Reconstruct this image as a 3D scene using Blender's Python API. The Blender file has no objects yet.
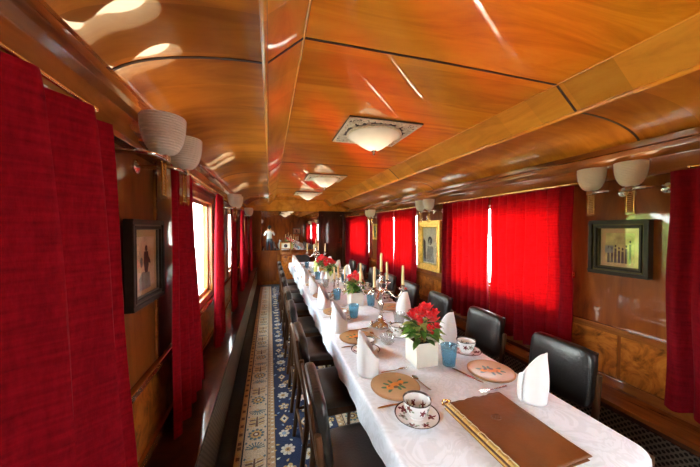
import bpy, bmesh, math, random
from mathutils import Vector, Matrix
PI = math.pi
sc = bpy.context.scene
COL = sc.collection
sin, cos = math.sin, math.cos

# ------------------------------------------------------------------ dimensions (metres)
XL, XR = -0.55, 2.21           # inner faces of the side walls
XC = 0.83                      # centre line of the carriage
YN, YF = -1.70, 8.05           # rear and far partition
TZ = 0.76                      # table top
TX0, TX1, TY0, TY1 = 0.425, 1.30, 0.62, 6.65
WIN = [0.06, 2.31, 4.55, 6.74] # window centres along the car
PAN = [1.27, 3.43, 5.53]       # pier centres
WZ0, WZ1, WHW = 0.90, 1.84, 0.72

# ------------------------------------------------------------------ node helpers
def new_mat(name):
    m = bpy.data.materials.new(name); m.use_nodes = True
    nt = m.node_tree
    for n in list(nt.nodes): nt.nodes.remove(n)
    out = nt.nodes.new('ShaderNodeOutputMaterial')
    return m, nt, out
def N(nt, t, **kw):
    n = nt.nodes.new(t)
    for k, v in kw.items():
        if hasattr(n, k): setattr(n, k, v)
    return n
def L(nt, a, b): nt.links.new(a, b)
def bsdf(nt, out, col, rough=0.5, metal=0.0, coat=0.0, coat_rough=0.05, spec=0.5, sheen=0.0, trans=0.0, emit=None, estr=0.0, sub=0.0):
    p = nt.nodes.new('ShaderNodeBsdfPrincipled')
    if col is not None: p.inputs['Base Color'].default_value = (*col, 1)
    p.inputs['Roughness'].default_value = rough
    p.inputs['Metallic'].default_value = metal
    p.inputs['Coat Weight'].default_value = coat
    p.inputs['Coat Roughness'].default_value = coat_rough
    p.inputs['Specular IOR Level'].default_value = spec
    p.inputs['Sheen Weight'].default_value = sheen
    p.inputs['Transmission Weight'].default_value = trans
    if out is not None: L(nt, p.outputs[0], out.inputs[0])
    return p
def coords(nt, scale=(1,1,1), rot=(0,0,0)):
    tc = N(nt, 'ShaderNodeTexCoord'); mp = N(nt, 'ShaderNodeMapping')
    mp.inputs['Scale'].default_value = scale; mp.inputs['Rotation'].default_value = rot
    L(nt, tc.outputs['Object'], mp.inputs['Vector'])
    return mp.outputs[0]
def noise(nt, vec, scale, detail=4, rough=0.55, dist=0.0):
    n = N(nt, 'ShaderNodeTexNoise')
    n.inputs['Scale'].default_value = scale; n.inputs['Detail'].default_value = detail
    n.inputs['Roughness'].default_value = rough; n.inputs['Distortion'].default_value = dist
    L(nt, vec, n.inputs['Vector'])
    return n
def ramp(nt, fac, stops):
    r = N(nt, 'ShaderNodeValToRGB'); e = r.color_ramp.elements
    while len(e) < len(stops): e.new(0.5)
    for q, (p, c) in zip(e, stops): q.position = p; q.color = (*c, 1)
    L(nt, fac, r.inputs[0]); return r
def bump(nt, h, strength, dist=0.01):
    b = N(nt, 'ShaderNodeBump'); b.inputs['Strength'].default_value = strength; b.inputs['Distance'].default_value = dist
    L(nt, h, b.inputs['Height']); return b.outputs[0]
def simple(name, col, rough=0.5, var=0.12, vscale=20, bmp=0.0, bscale=60, **kw):
    m, nt, out = new_mat(name)
    p = bsdf(nt, out, col, rough, **kw)
    v = coords(nt)
    if var > 0:
        n = noise(nt, v, vscale)
        d = tuple(max(0, c*(1-var)) for c in col); l = tuple(min(1, c*(1+var)) for c in col)
        r = ramp(nt, n.outputs['Fac'], [(0.3, d), (0.7, l)])
        L(nt, r.outputs[0], p.inputs['Base Color'])
    if bmp > 0:
        n2 = noise(nt, v, bscale, 3)
        L(nt, bump(nt, n2.outputs['Fac'], bmp), p.inputs['Normal'])
    return m
def wood(name, dark, mid, light, stretch=(2, 14, 14), dist=1.2, rough=0.3, coat=0.9, crough=0.04, wob=0.05, strips=None, burl=False, wscale=2.2, ior=1.5):
    m, nt, out = new_mat(name)
    p = bsdf(nt, out, mid, rough, coat=coat, coat_rough=crough, spec=0.12)
    v = coords(nt, stretch)
    n = noise(nt, v, 2.6 if burl else 1.0, 7, 0.62, 3.0 if burl else dist)
    r = ramp(nt, n.outputs['Fac'], [(0.28, dark), (0.5, mid), (0.74, light)])
    p.inputs['Coat IOR'].default_value = ior
    colr = r.outputs[0]
    if strips:                                # veneer leaves of slightly different tone
        axis, width, amt = strips
        tc = N(nt, 'ShaderNodeTexCoord'); sp = N(nt, 'ShaderNodeSeparateXYZ')
        L(nt, tc.outputs['Object'], sp.inputs[0])
        a = N(nt, 'ShaderNodeMath', operation='DIVIDE'); a.inputs[1].default_value = width
        L(nt, sp.outputs[axis], a.inputs[0])
        f = N(nt, 'ShaderNodeMath', operation='FLOOR'); L(nt, a.outputs[0], f.inputs[0])
        w = N(nt, 'ShaderNodeTexWhiteNoise', noise_dimensions='1D'); L(nt, f.outputs[0], w.inputs['W'])
        mr = N(nt, 'ShaderNodeMapRange'); mr.inputs[3].default_value = 1-amt; mr.inputs[4].default_value = 1+amt
        L(nt, w.outputs['Value'], mr.inputs[0])
        hs = N(nt, 'ShaderNodeHueSaturation'); L(nt, mr.outputs[0], hs.inputs['Value']); L(nt, colr, hs.inputs['Color'])
        colr = hs.outputs[0]
    L(nt, colr, p.inputs['Base Color'])
    if wob > 0:                               # lacquer is never quite flat
        n2 = noise(nt, coords(nt), wscale, 2)
        bn = bump(nt, n2.outputs['Fac'], wob, 0.1)
        L(nt, bn, p.inputs['Coat Normal']); 
    return m
def metal(name, col, rough=0.2, bmp=0.0):
    return simple(name, col, rough, var=0.08, vscale=30, metal=1.0, bmp=bmp)

M = {}
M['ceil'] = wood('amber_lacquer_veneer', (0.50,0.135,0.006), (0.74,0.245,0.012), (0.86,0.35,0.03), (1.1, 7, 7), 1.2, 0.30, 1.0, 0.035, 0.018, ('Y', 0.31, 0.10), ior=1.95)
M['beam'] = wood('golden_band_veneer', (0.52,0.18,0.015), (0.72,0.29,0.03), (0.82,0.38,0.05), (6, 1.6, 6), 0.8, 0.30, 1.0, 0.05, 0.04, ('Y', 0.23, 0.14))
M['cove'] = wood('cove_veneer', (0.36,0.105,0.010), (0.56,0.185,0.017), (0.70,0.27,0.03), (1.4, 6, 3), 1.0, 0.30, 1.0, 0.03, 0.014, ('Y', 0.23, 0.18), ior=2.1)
M['wall'] = wood('mahogany_panel', (0.085,0.020,0.005), (0.20,0.050,0.009), (0.30,0.085,0.014), (7, 7, 1.2), 1.0, 0.28, 0.7, 0.03, 0.02)
M['trimw'] = wood('mahogany_moulding', (0.10,0.03,0.008), (0.24,0.075,0.016), (0.34,0.115,0.025), (9, 1.3, 9), 0.8, 0.26, 1.0, 0.05, 0.02)
M['burl'] = wood('burl_walnut_panel', (0.06,0.016,0.004), (0.36,0.105,0.014), (0.56,0.20,0.03), (2.0, 2.0, 2.0), 3.0, 0.28, 1.0, 0.05, 0.02, burl=True)
M['dark'] = wood('dark_door_wood', (0.022,0.008,0.004), (0.05,0.017,0.007), (0.085,0.03,0.012), (8, 8, 1.2), 0.8, 0.3, 0.8, 0.06, 0.02)
M['chairw'] = wood('chair_dark_wood', (0.03,0.013,0.007), (0.075,0.032,0.014), (0.13,0.058,0.026), (14, 14, 2), 0.8, 0.32, 0.5, 0.1, 0.0)
M['winw'] = wood('window_frame_wood', (0.16,0.055,0.012), (0.34,0.13,0.03), (0.46,0.20,0.05), (9, 9, 1.4), 0.8, 0.3, 0.8, 0.06, 0.0)
M['seam'] = simple('dark_seam_strip', (0.045,0.014,0.005), 0.5)
M['black'] = simple('black_leather', (0.012,0.011,0.010), 0.30, 0.3, 14, bmp=0.25, bscale=90, coat=0.25, coat_rough=0.25)
M['blacks'] = simple('black_leather_seat_sheen', (0.038,0.029,0.027), 0.36, 0.35, 10, bmp=0.25, bscale=90, coat=0.5, coat_rough=0.3)  # lighter copy of the black leather; base colour carries the seats' sheen
M['brass'] = metal('brass', (0.80,0.55,0.20), 0.22)
M['chrome'] = metal('chrome', (0.72,0.70,0.66), 0.12)
M['silver'] = metal('old_silver', (0.66,0.62,0.57), 0.22)
M['steel'] = metal('cutlery_steel', (0.62,0.58,0.54), 0.2)
M['gilt'] = simple('gilt_frame', (0.72,0.44,0.09), 0.35, 0.3, 40, metal=0.75, bmp=0.3, bscale=50)
M['framed'] = simple('black_brown_frame', (0.022,0.013,0.008), 0.4, 0.25, 30, coat=0.05, spec=0.15)
M['framem'] = simple('frame_moulding_pewter', (0.12,0.09,0.065), 0.4, 0.2, 30, coat=0.05, spec=0.15)
M['framew'] = simple('frame_olive_moulding', (0.085,0.06,0.016), 0.4, 0.2, 30, coat=0.05, spec=0.15)
M['porc'] = simple('porcelain', (0.84,0.84,0.83), 0.10, 0.02, coat=0.5)
M['potw'] = simple('white_glazed_pot', (0.80,0.78,0.70), 0.28, 0.03)
M['decb'] = simple('decal_brown', (0.16,0.05,0.03), 0.2, 0.2)
M['decp'] = simple('decal_plum', (0.16,0.03,0.05), 0.2, 0.2)
M['decg'] = simple('decal_grey_green', (0.30,0.36,0.28), 0.2, 0.2)
M['rim'] = simple('dark_rim', (0.045,0.03,0.025), 0.2)
M['platew'] = simple('pale_turned_wood', (0.52,0.32,0.15), 0.42, 0.10, 12, coat=0.25, coat_rough=0.2)
M['plater'] = simple('plate_edge_wood', (0.40,0.22,0.10), 0.45, 0.1)
M['orange'] = simple('paint_orange', (0.78,0.26,0.03), 0.4, 0.15)
M['ygreen'] = simple('paint_green', (0.05,0.15,0.07), 0.4, 0.15)
M['paintb'] = simple('paint_brown', (0.14,0.05,0.02), 0.4, 0.15)
M['leather'] = simple('brown_leather_cover', (0.17,0.050,0.008), 0.5, 0.25, 5, bmp=0.4, bscale=28, spec=0.3)
M['leatherd'] = simple('dark_leather_tooling', (0.10,0.03,0.008), 0.5, 0.2)
M['pages'] = simple('yellowed_pages', (0.66,0.42,0.12), 0.6, 0.2, 40)
M['cord'] = simple('cream_cord', (0.72,0.58,0.36), 0.7, 0.1)
M['bluep'] = simple('blue_ribbon', (0.03,0.05,0.35), 0.5, 0.1)
M['candle'] = simple('cream_wax', (0.88,0.68,0.36), 0.45, 0.04)
M['wick'] = simple('black_wick', (0.02,0.02,0.02), 0.8)
M['leaf'] = simple('leaf_green', (0.09,0.22,0.03), 0.4, 0.5, 30, coat=0.2)
M['leafl'] = simple('leaf_light_green', (0.42,0.52,0.14), 0.4, 0.3, 30)
M['stem'] = simple('brown_stem', (0.30,0.17,0.04), 0.6, 0.2)
M['soil'] = simple('potting_soil', (0.05,0.032,0.02), 0.9, 0.4, 60, bmp=0.6, bscale=80)
M['red'] = simple('red_petals', (0.90,0.008,0.018), 0.5, 0.25, 60, sheen=0.2)
M['orangef'] = simple('orange_petals', (0.85,0.25,0.06), 0.5, 0.2, 60)
M['floor'] = simple('dark_floor', (0.014,0.012,0.012), 0.6, 0.4, 30, bmp=0.3, bscale=90)
M['mirror'] = simple('mirror_silver', (0.86,0.82,0.76), 0.02, 0.0, metal=1.0)
M['skin'] = simple('skin', (0.55,0.32,0.22), 0.5, 0.05)
M['hair'] = simple('dark_hair', (0.02,0.014,0.01), 0.5, 0.3, 60)
M['shirt'] = simple('pale_blue_shirt', (0.62,0.70,0.78), 0.8, 0.08)
M['trous'] = simple('dark_trousers', (0.02,0.025,0.035), 0.8, 0.1)
M['cam'] = simple('black_camera_body', (0.015,0.015,0.016), 0.4, 0.1)
M['lampplate'] = simple('tarnished_plate', (0.07,0.05,0.03), 0.5, 0.3, 60)
M['scroll'] = simple('pale_scrollwork', (0.74,0.64,0.46), 0.4, 0.2, 60)
M['paper'] = simple('cream_mount', (0.62,0.40,0.20), 0.7, 0.05)
M['printp'] = simple('print_ground_pink', (0.80,0.52,0.36), 0.6, 0.25, 14)
M['printg'] = simple('print_ground_ochre', (0.58,0.50,0.20), 0.6, 0.35, 22)
M['printw'] = simple('print_pale', (0.72,0.68,0.56), 0.6, 0.2, 20)
M['ink'] = simple('print_ink', (0.03,0.025,0.03), 0.6, 0.2)
M['inkm'] = simple('print_grey', (0.25,0.25,0.24), 0.6, 0.3, 30)
M['gravel_bounce'] = simple('pale_gravel_bounce', (0.60,0.56,0.46), 0.9, 0.5, 3)
M['foliage'] = simple('tree_foliage', (0.20,0.27,0.05), 0.8, 0.6, 4, bmp=0.8, bscale=8)
M['bark'] = simple('tree_bark', (0.12,0.08,0.05), 0.9, 0.3, 12)
M['tintl'] = simple('lime_glaze', (0.62,0.66,0.22), 0.2, 0.1, coat=0.4)

def glass_mix(name, tint, gloss=0.5, rough=0.02, body=None, bodyfac=0.0):
    m, nt, out = new_mat(name)
    t = N(nt, 'ShaderNodeBsdfTransparent'); t.inputs[0].default_value = (*tint, 1)
    g = N(nt, 'ShaderNodeBsdfGlossy'); g.inputs['Roughness'].default_value = rough
    lw = N(nt, 'ShaderNodeLayerWeight'); lw.inputs[0].default_value = gloss
    v = coords(nt); nn = noise(nt, v, 3, 2)
    L(nt, bump(nt, nn.outputs['Fac'], 0.02), g.inputs['Normal'])
    pw = N(nt, 'ShaderNodeMath', operation='POWER'); pw.inputs[1].default_value = 4.5; lw.inputs[0].default_value = 0.5
    ml = N(nt, 'ShaderNodeMath', operation='MULTIPLY_ADD'); ml.inputs[1].default_value = 0.75; ml.inputs[2].default_value = 0.02 + 0.08*gloss
    L(nt, lw.outputs['Facing'], pw.inputs[0]); L(nt, pw.outputs[0], ml.inputs[0])
    mx = N(nt, 'ShaderNodeMixShader'); L(nt, ml.outputs[0], mx.inputs[0])
    src = t.outputs[0]
    if body:
        d = N(nt, 'ShaderNodeBsdfDiffuse'); d.inputs[0].default_value = (*body, 1)
        mb = N(nt, 'ShaderNodeMixShader'); mb.inputs[0].default_value = bodyfac
        L(nt, t.outputs[0], mb.inputs[1]); L(nt, d.outputs[0], mb.inputs[2]); src = mb.outputs[0]
    L(nt, src, mx.inputs[1]); L(nt, g.outputs[0], mx.inputs[2]); L(nt, mx.outputs[0], out.inputs[0])
    return m
M['glass'] = glass_mix('window_glass', (0.96,0.97,0.95), 0.30)
M['picglass'] = glass_mix('picture_glass', (0.95,0.95,0.94), 0.42)
M['clear'] = glass_mix('clear_glass', (0.90,0.92,0.92), 0.45, body=(0.8,0.82,0.84), bodyfac=0.16)
M['blueg'] = glass_mix('blue_glass', (0.62,0.82,0.90), 0.6, body=(0.25,0.50,0.65), bodyfac=0.16)
M['crystal'] = glass_mix('crystal_block', (0.95,0.90,0.78), 0.7, 0.04, body=(0.7,0.55,0.3), bodyfac=0.05)

def frosted(name, col, tr):
    m, nt, out = new_mat(name)
    p = bsdf(nt, None, col, 0.35, coat=0.3)
    n = noise(nt, coords(nt), 12, 3)
    r = ramp(nt, n.outputs['Fac'], [(0.3, tuple(c*.92 for c in col)), (0.7, col)])
    L(nt, r.outputs[0], p.inputs['Base Color'])
    t = N(nt, 'ShaderNodeBsdfTranslucent'); t.inputs[0].default_value = (*col, 1)
    mx = N(nt, 'ShaderNodeMixShader'); mx.inputs[0].default_value = tr
    L(nt, p.outputs[0], mx.inputs[1]); L(nt, t.outputs[0], mx.inputs[2]); L(nt, mx.outputs[0], out.inputs[0])
    return m
M['shade'] = frosted('frosted_shade', (0.78,0.72,0.62), 0.05)
M['bowl'] = frosted('ceiling_bowl_glass', (0.84,0.80,0.72), 0.3)

def curtain_mat(name, front, back, tr):
    m, nt, out = new_mat(name)
    p = bsdf(nt, None, front, 0.9, sheen=0.06, spec=0.1)
    p.inputs['Sheen Tint'].default_value = (0.9, 0.1, 0.12, 1); p.inputs['Sheen Roughness'].default_value = 0.4
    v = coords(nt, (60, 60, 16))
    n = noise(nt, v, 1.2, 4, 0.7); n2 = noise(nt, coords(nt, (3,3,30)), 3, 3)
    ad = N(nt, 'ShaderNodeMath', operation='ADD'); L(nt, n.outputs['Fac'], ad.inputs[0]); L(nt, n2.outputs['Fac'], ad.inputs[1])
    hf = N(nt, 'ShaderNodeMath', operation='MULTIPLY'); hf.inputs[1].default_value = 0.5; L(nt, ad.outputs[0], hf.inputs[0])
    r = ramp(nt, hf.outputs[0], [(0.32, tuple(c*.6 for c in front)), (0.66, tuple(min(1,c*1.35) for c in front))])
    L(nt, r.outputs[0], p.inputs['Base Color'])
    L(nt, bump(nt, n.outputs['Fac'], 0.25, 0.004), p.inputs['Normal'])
    t = N(nt, 'ShaderNodeBsdfTranslucent'); t.inputs[0].default_value = (*back, 1)
    mx = N(nt, 'ShaderNodeMixShader'); mx.inputs[0].default_value = tr
    L(nt, p.outputs[0], mx.inputs[1]); L(nt, t.outputs[0], mx.inputs[2]); L(nt, mx.outputs[0], out.inputs[0])
    return m
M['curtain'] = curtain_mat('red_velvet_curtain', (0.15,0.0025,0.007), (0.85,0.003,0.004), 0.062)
M['curtainl'] = curtain_mat('red_velvet_curtain_left_lit', (0.23,0.003,0.009), (0.80,0.006,0.012), 0.022)  # left copy: front colour lifted against the dim light, backlit glow cut

def cloth_mat(name, col, damask=True):
    m, nt, out = new_mat(name)
    p = bsdf(nt, out, col, 0.62, sheen=0.1, spec=0.4)
    v = coords(nt)
    n = noise(nt, v, 5.5, 3, 0.5, 2.5)
    if damask:
        w = N(nt, 'ShaderNodeMath', operation='PINGPONG'); w.inputs[1].default_value = 0.09
        L(nt, n.outputs['Fac'], w.inputs[0])
        r = ramp(nt, w.outputs[0], [(0.02, tuple(c*.90 for c in col)), (0.055, col)])
        L(nt, r.outputs[0], p.inputs['Base Color'])
        rr = N(nt, 'ShaderNodeMapRange'); rr.inputs[1].default_value = 0.0; rr.inputs[2].default_value = 0.09
        rr.inputs[3].default_value = 0.42; rr.inputs[4].default_value = 0.7
        L(nt, w.outputs[0], rr.inputs[0]); L(nt, rr.outputs[0], p.inputs['Roughness'])
    n3 = noise(nt, v, 7, 3, 0.5, 0.6)
    L(nt, bump(nt, n3.outputs['Fac'], 0.22, 0.02), p.inputs['Normal'])
    return m
M['cloth'] = cloth_mat('white_damask', (0.82,0.85,0.91))
M['napkin'] = cloth_mat('white_linen', (0.84,0.84,0.86), False)

def grille_mat():
    m, nt, out = new_mat('perforated_grille')
    p = bsdf(nt, out, (0.12,0.10,0.08), 0.4, metal=0.6)
    ck = N(nt, 'ShaderNodeTexVoronoi'); ck.inputs['Scale'].default_value = 42; ck.inputs['Randomness'].default_value = 0.0
    L(nt, coords(nt, (1,1,1), (0.785,0,0)), ck.inputs['Vector'])
    r = ramp(nt, ck.outputs['Distance'], [(0.30, (0.03,0.025,0.02)), (0.42, (0.26,0.225,0.18))])
    L(nt, r.outputs[0], p.inputs['Base Color'])
    return m
M['grille'] = grille_mat()

# rug colours
for k, c in dict(navy=(0.010,0.022,0.065), beige=(0.60,0.48,0.31), tan=(0.52,0.33,0.16), rdark=(0.018,0.02,0.03), cream=(0.70,0.63,0.47),
                 gold=(0.58,0.37,0.13), rbrown=(0.15,0.07,0.035), teal=(0.10,0.15,0.15), sky=(0.25,0.36,0.45)).items():
    M['rug_'+k] = simple('rug_wool_'+k, c, 0.95, 0.35, 160, bmp=0.5, bscale=250, sheen=0.1)

# ------------------------------------------------------------------ mesh builder
class MB:
    def __init__(s): s.v=[]; s.f=[]; s.m=[]; s.s=[]
    def add(s, vs, fs, mat=0, smooth=False, T=None):
        o = len(s.v)
        for q in vs:
            q = Vector(q); s.v.append(T @ q if T else q)
        for i, f in enumerate(fs):
            s.f.append([o+k for k in f]); s.m.append(mat[i] if isinstance(mat, list) else mat); s.s.append(smooth)
        return s
    def box(s, a, b, mat=0, T=None):
        x0,y0,z0 = a; x1,y1,z1 = b
        vs = [(x0,y0,z0),(x1,y0,z0),(x1,y1,z0),(x0,y1,z0),(x0,y0,z1),(x1,y0,z1),(x1,y1,z1),(x0,y1,z1)]
        fs = [(0,3,2,1),(4,5,6,7),(0,1,5,4),(1,2,6,5),(2,3,7,6),(3,0,4,7)]
        return s.add(vs, fs, mat, False, T)
    def lathe(s, prof, seg=32, mat=0, smooth=True, T=None, matfn=None, closed=False, sx=1, sy=1):
        vs=[]; fs=[]; ms=[]
        n = len(prof)
        for r, z in prof:
            for k in range(seg):
                a = 2*PI*k/seg; vs.append((r*cos(a)*sx, r*sin(a)*sy, z))
        rows = n if closed else n-1
        for i in range(rows):
            i2 = (i+1) % n
            for k in range(seg):
                k2 = (k+1) % seg
                q = [i*seg+k, i*seg+k2, i2*seg+k2, i2*seg+k]
                fs.append(q); ms.append(matfn(i, k) if matfn else mat)
        if not closed:
            if prof[0][0] > 1e-6: fs.append(list(range(seg))[::-1]); ms.append(mat if not matfn else matfn(0,0))
            if prof[-1][0] > 1e-6: fs.append([(n-1)*seg+k for k in range(seg)]); ms.append(mat if not matfn else matfn(n-2,0))
        return s.add(vs, fs, ms, smooth, T)
    def tube(s, path, r, seg=8, mat=0, smooth=True, T=None, flat=1.0):
        path = [Vector(p) for p in path]; n = len(path)
        rs = r if isinstance(r, (list,tuple)) else [r]*n
        vs=[]; fs=[]
        up = Vector((0,0,1)); prev=None
        for i, p in enumerate(path):
            d = (path[min(i+1,n-1)]-path[max(i-1,0)]).normalized()
            if prev is None:
                a = d.cross(up)
                if a.length < 1e-3: a = d.cross(Vector((1,0,0)))
            else: a = prev - d*prev.dot(d)
            a.normalize(); b = d.cross(a); prev = a
            for k in range(seg):
                t = 2*PI*k/seg; vs.append(p + a*cos(t)*rs[i] + b*sin(t)*rs[i]*flat)
        for i in range(n-1):
            for k in range(seg):
                k2=(k+1)%seg; fs.append((i*seg+k, i*seg+k2, (i+1)*seg+k2, (i+1)*seg+k))
        fs.append(list(range(seg))[::-1]); fs.append([(n-1)*seg+k for k in range(seg)])
        return s.add(vs, fs, mat, smooth, T)
    def prism(s, poly, z0, z1, mat=0, T=None, smooth=False):
        n=len(poly)
        vs=[(x,y,z0) for x,y in poly]+[(x,y,z1) for x,y in poly]
        fs=[list(range(n))[::-1],[n+k for k in range(n)]]+[(k,(k+1)%n,n+(k+1)%n,n+k) for k in range(n)]
        return s.add(vs, fs, mat, smooth, T)
    def flat(s, poly, z, mat=0, T=None): return s.add([(x,y,z) for x,y in poly], [list(range(len(poly)))], mat, False, T)
    def grid(s, fn, nu, nv, mat=0, smooth=True, wrap=False):
        vs=[]; fs=[]
        for j in range(nv+1):
            for i in range(nu+(0 if wrap else 1)): vs.append(fn(i/nu, j/nv))
        w = nu if wrap else nu+1
        for j in range(nv):
            for i in range(nu):
                i2 = (i+1)%w if wrap else i+1
                fs.append((j*w+i, j*w+i2, (j+1)*w+i2, (j+1)*w+i))
        return s.add(vs, fs, mat, smooth)
    def sphere(s, c, r, seg=16, rings=10, mat=0, sc_=(1,1,1), T=None):
        prof=[(r*sin(PI*i/rings), -r*cos(PI*i/rings)) for i in range(rings+1)]
        prof[0]=(0,-r); prof[-1]=(0,r)
        T0 = Matrix.Translation(c) @ Matrix.Diagonal((*sc_,1))
        return s.lathe(prof, seg, mat, True, (T @ T0) if T else T0)
    def build(s, name, mats, parent=None, loc=(0,0,0), rot=(0,0,0), bevel=0, bseg=2, solid=0, sub=0, recalc=True, weld=True):
        me = bpy.data.meshes.new(name)
        me.from_pydata([tuple(v) for v in s.v], [], s.f)
        if not isinstance(mats, (list,tuple)): mats=[mats]
        for q in mats: me.materials.append(M[q] if isinstance(q, str) else q)
        for p, mi, sm in zip(me.polygons, s.m, s.s): p.material_index = mi; p.use_smooth = sm
        bm = bmesh.new(); bm.from_mesh(me)
        if weld: bmesh.ops.remove_doubles(bm, verts=bm.verts, dist=1e-6)
        if recalc: bmesh.ops.recalc_face_normals(bm, faces=bm.faces)
        bm.to_mesh(me); bm.free()
        if any(s.s): me.set_sharp_from_angle(angle=math.radians(50))
        o = bpy.data.objects.new(name, me); COL.objects.link(o)
        o.location = loc; o.rotation_euler = rot
        if parent: o.parent = parent
        if solid:
            d = o.modifiers.new('thickness','SOLIDIFY'); d.thickness = solid; d.offset = 0
        if bevel:
            b = o.modifiers.new('bevel','BEVEL'); b.width = bevel; b.segments = bseg; b.limit_method='ANGLE'
        if sub:
            d = o.modifiers.new('sub','SUBSURF'); d.levels = sub; d.render_levels = sub
        return o

def tag(o, label=None, cat=None, group=None, kind=None):
    if label: o['label']=label
    if cat: o['category']=cat
    if group: o['group']=group
    if kind: o['kind']=kind
    return o
def empty(name, loc, rz=0.0, label=None, cat=None, group=None):
    o = bpy.data.objects.new(name, None); COL.objects.link(o)
    o.location=loc; o.rotation_euler=(0,0,rz); o.empty_display_size=0.05
    return tag(o, label, cat, group)
def dup(o, loc=None, rz=None, parent=None, label=None, group=None):
    c = o.copy(); COL.objects.link(c)
    if parent is not None: c.parent = parent
    for ch in list(o.children): dup(ch, parent=c)
    if loc is not None: c.location = loc
    if rz is not None: c.rotation_euler = (c.rotation_euler[0], c.rotation_euler[1], rz)
    if label: c['label']=label
    if group: c['group']=group
    return c
def struct(o): o['kind']='structure'; return o
ORD = ['nearest','second','third','fourth','fifth','sixth','seventh','farthest']
ORDN = ['first','second','third','fourth','fifth','sixth','seventh','eighth']

# ================================================================== SHELL
# floor
b=MB(); b.box((XL-.06,YN,-.08),(XR+.06,YF+.06,0)); struct(b.build('floor','floor'))

# side walls with window openings
WL=lambda x: .50 if x<.8 else .72
WC=lambda x: [.06,2.53,4.55,6.74] if x<.8 else WIN
def side_wall(name, x0, x1, inner):
    WHW=WL(x0)
    b=MB()
    ys=[YN]; 
    for c in WC(x0): ys += [c-WHW, c+WHW]
    ys.append(YF)
    b.box((x0,YN,0),(x1,YF,WZ0)); b.box((x0,YN,WZ1),(x1,YF,2.12))
    for i in range(0,len(ys),2): b.box((x0,ys[i],WZ0),(x1,ys[i+1],WZ1))
    return struct(b.build(name,'wall'))
side_wall('wall_left', XL-.07, XL, 1)
side_wall('wall_right', XR, XR+.07, -1)
# far and rear partitions
b=MB(); b.box((XL-.07,YF,0),(XR+.07,YF+.06,2.45)); struct(b.build('wall_far','wall'))
b=MB(); b.box((XL-.07,YN-.06,0),(XR+.07,YN,2.45)); struct(b.build('wall_rear','wall'))
# header of the far partition in lighter veneer
b=MB(); b.box((XL,YF-.02,2.05),(XR,YF,2.345)); b.box((XL,YF-.03,2.035),(XR,YF,2.06))
struct(b.build('trim_1','beam',bevel=.004))

# ceiling: flat panel, sloping bands, coves
def half_profile():
    pts=[]
    for i in range(15):
        t=i/14*PI/2
        pts.append((XC+1.38-.535*(1-cos(t)) - 0.0, 2.06+.15*sin(t)))
    # small drop moulding then sloping band then flat
    pts += [(1.675,2.205),(1.52,2.34)]
    return pts
hp = half_profile()
prof = hp + [(XC,2.345)] + [(2*XC-x,z) for x,z in reversed(hp)]
NS = 20
b=MB(); n=len(prof)
vs=[]; fs=[]; ms=[]
for j in range(NS+1):
    y=YN+(YF-YN)*j/NS
    for x,z in prof: vs.append((x,y,z))
for j in range(NS):
    for i in range(n-1):
        fs.append((j*n+i,j*n+i+1,(j+1)*n+i+1,(j+1)*n+i))
        cx=(prof[i][0]+prof[i+1][0])/2
        ax=abs(cx-XC)
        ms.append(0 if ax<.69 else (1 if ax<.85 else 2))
b.add(vs,fs,ms,True)
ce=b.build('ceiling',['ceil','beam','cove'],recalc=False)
sd=ce.modifiers.new('thickness','SOLIDIFY'); sd.thickness=.03; sd.offset=1
# check orientation: normals must face down so that thickness goes up
me=ce.data
if me.polygons[n//2].normal.z>0:
    bm=bmesh.new(); bm.from_mesh(me); bmesh.ops.reverse_faces(bm,faces=bm.faces); bm.to_mesh(me); bm.free()
sd.offset=-1
struct(ce)
# seams across the ceiling (thin dark strips) with a fine bead
b=MB()
for y in (-1.13,1.18,3.43,5.66):
    for i in range(n-1):
        (xa,za),(xb,zb)=prof[i],prof[i+1]
        d=Vector((xb-xa,0,zb-za)); nn=Vector((d.z,0,-d.x)).normalized()
        if nn.z>0: nn=-nn
        o=nn*.0025
        vs=[(xa,y-.006,za),(xb,y-.006,zb),(xb,y+.006,zb),(xa,y+.006,za)]
        vs+= [tuple(Vector(q)+o) for q in vs]
        b.add(vs,[(0,1,2,3),(4,5,6,7),(0,1,5,4),(1,2,6,5),(2,3,7,6),(3,0,4,7)])
struct(b.build('trim_2','seam'))
# longitudinal mouldings at the band edges
def rod(x,z,r): 
    b=MB(); b.tube([(x,YN,z),(x,YF-.02,z)],r,8); return b
k=3
for sx in (-1,1):
    b=MB()
    b.tube([(XC+sx*.845,YN,2.204),(XC+sx*.845,YF-.03,2.204)],.012,8)
    b.tube([(XC+sx*.69,YN,2.340),(XC+sx*.69,YF-.03,2.340)],.006,8)
    struct(b.build('trim_%d'%k,'beam')); k+=1
# cornice: moulded pelmet boards over the windows
for sx,xw in ((1,XL),(-1,XR)):
    poly=[(0,1.865),(.048,1.865),(.055,1.88),(.055,1.965),(.075,1.985),(.085,2.00),(.085,2.03),(.06,2.045),(.045,2.085),(0,2.085)]
    vs=[];fs=[];m=len(poly)
    for y in (YN,YF-.03):
        for x,z in poly: vs.append((xw+sx*x,y,z))
    fs=[list(range(m)),[m+q for q in range(m)][::-1]]+[(q,(q+1)%m,m+(q+1)%m,m+q) for q in range(m)]
    b=MB(); b.add(vs,fs); struct(b.build('trim_%d'%k,'trimw',bevel=.003)); k+=1
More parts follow.
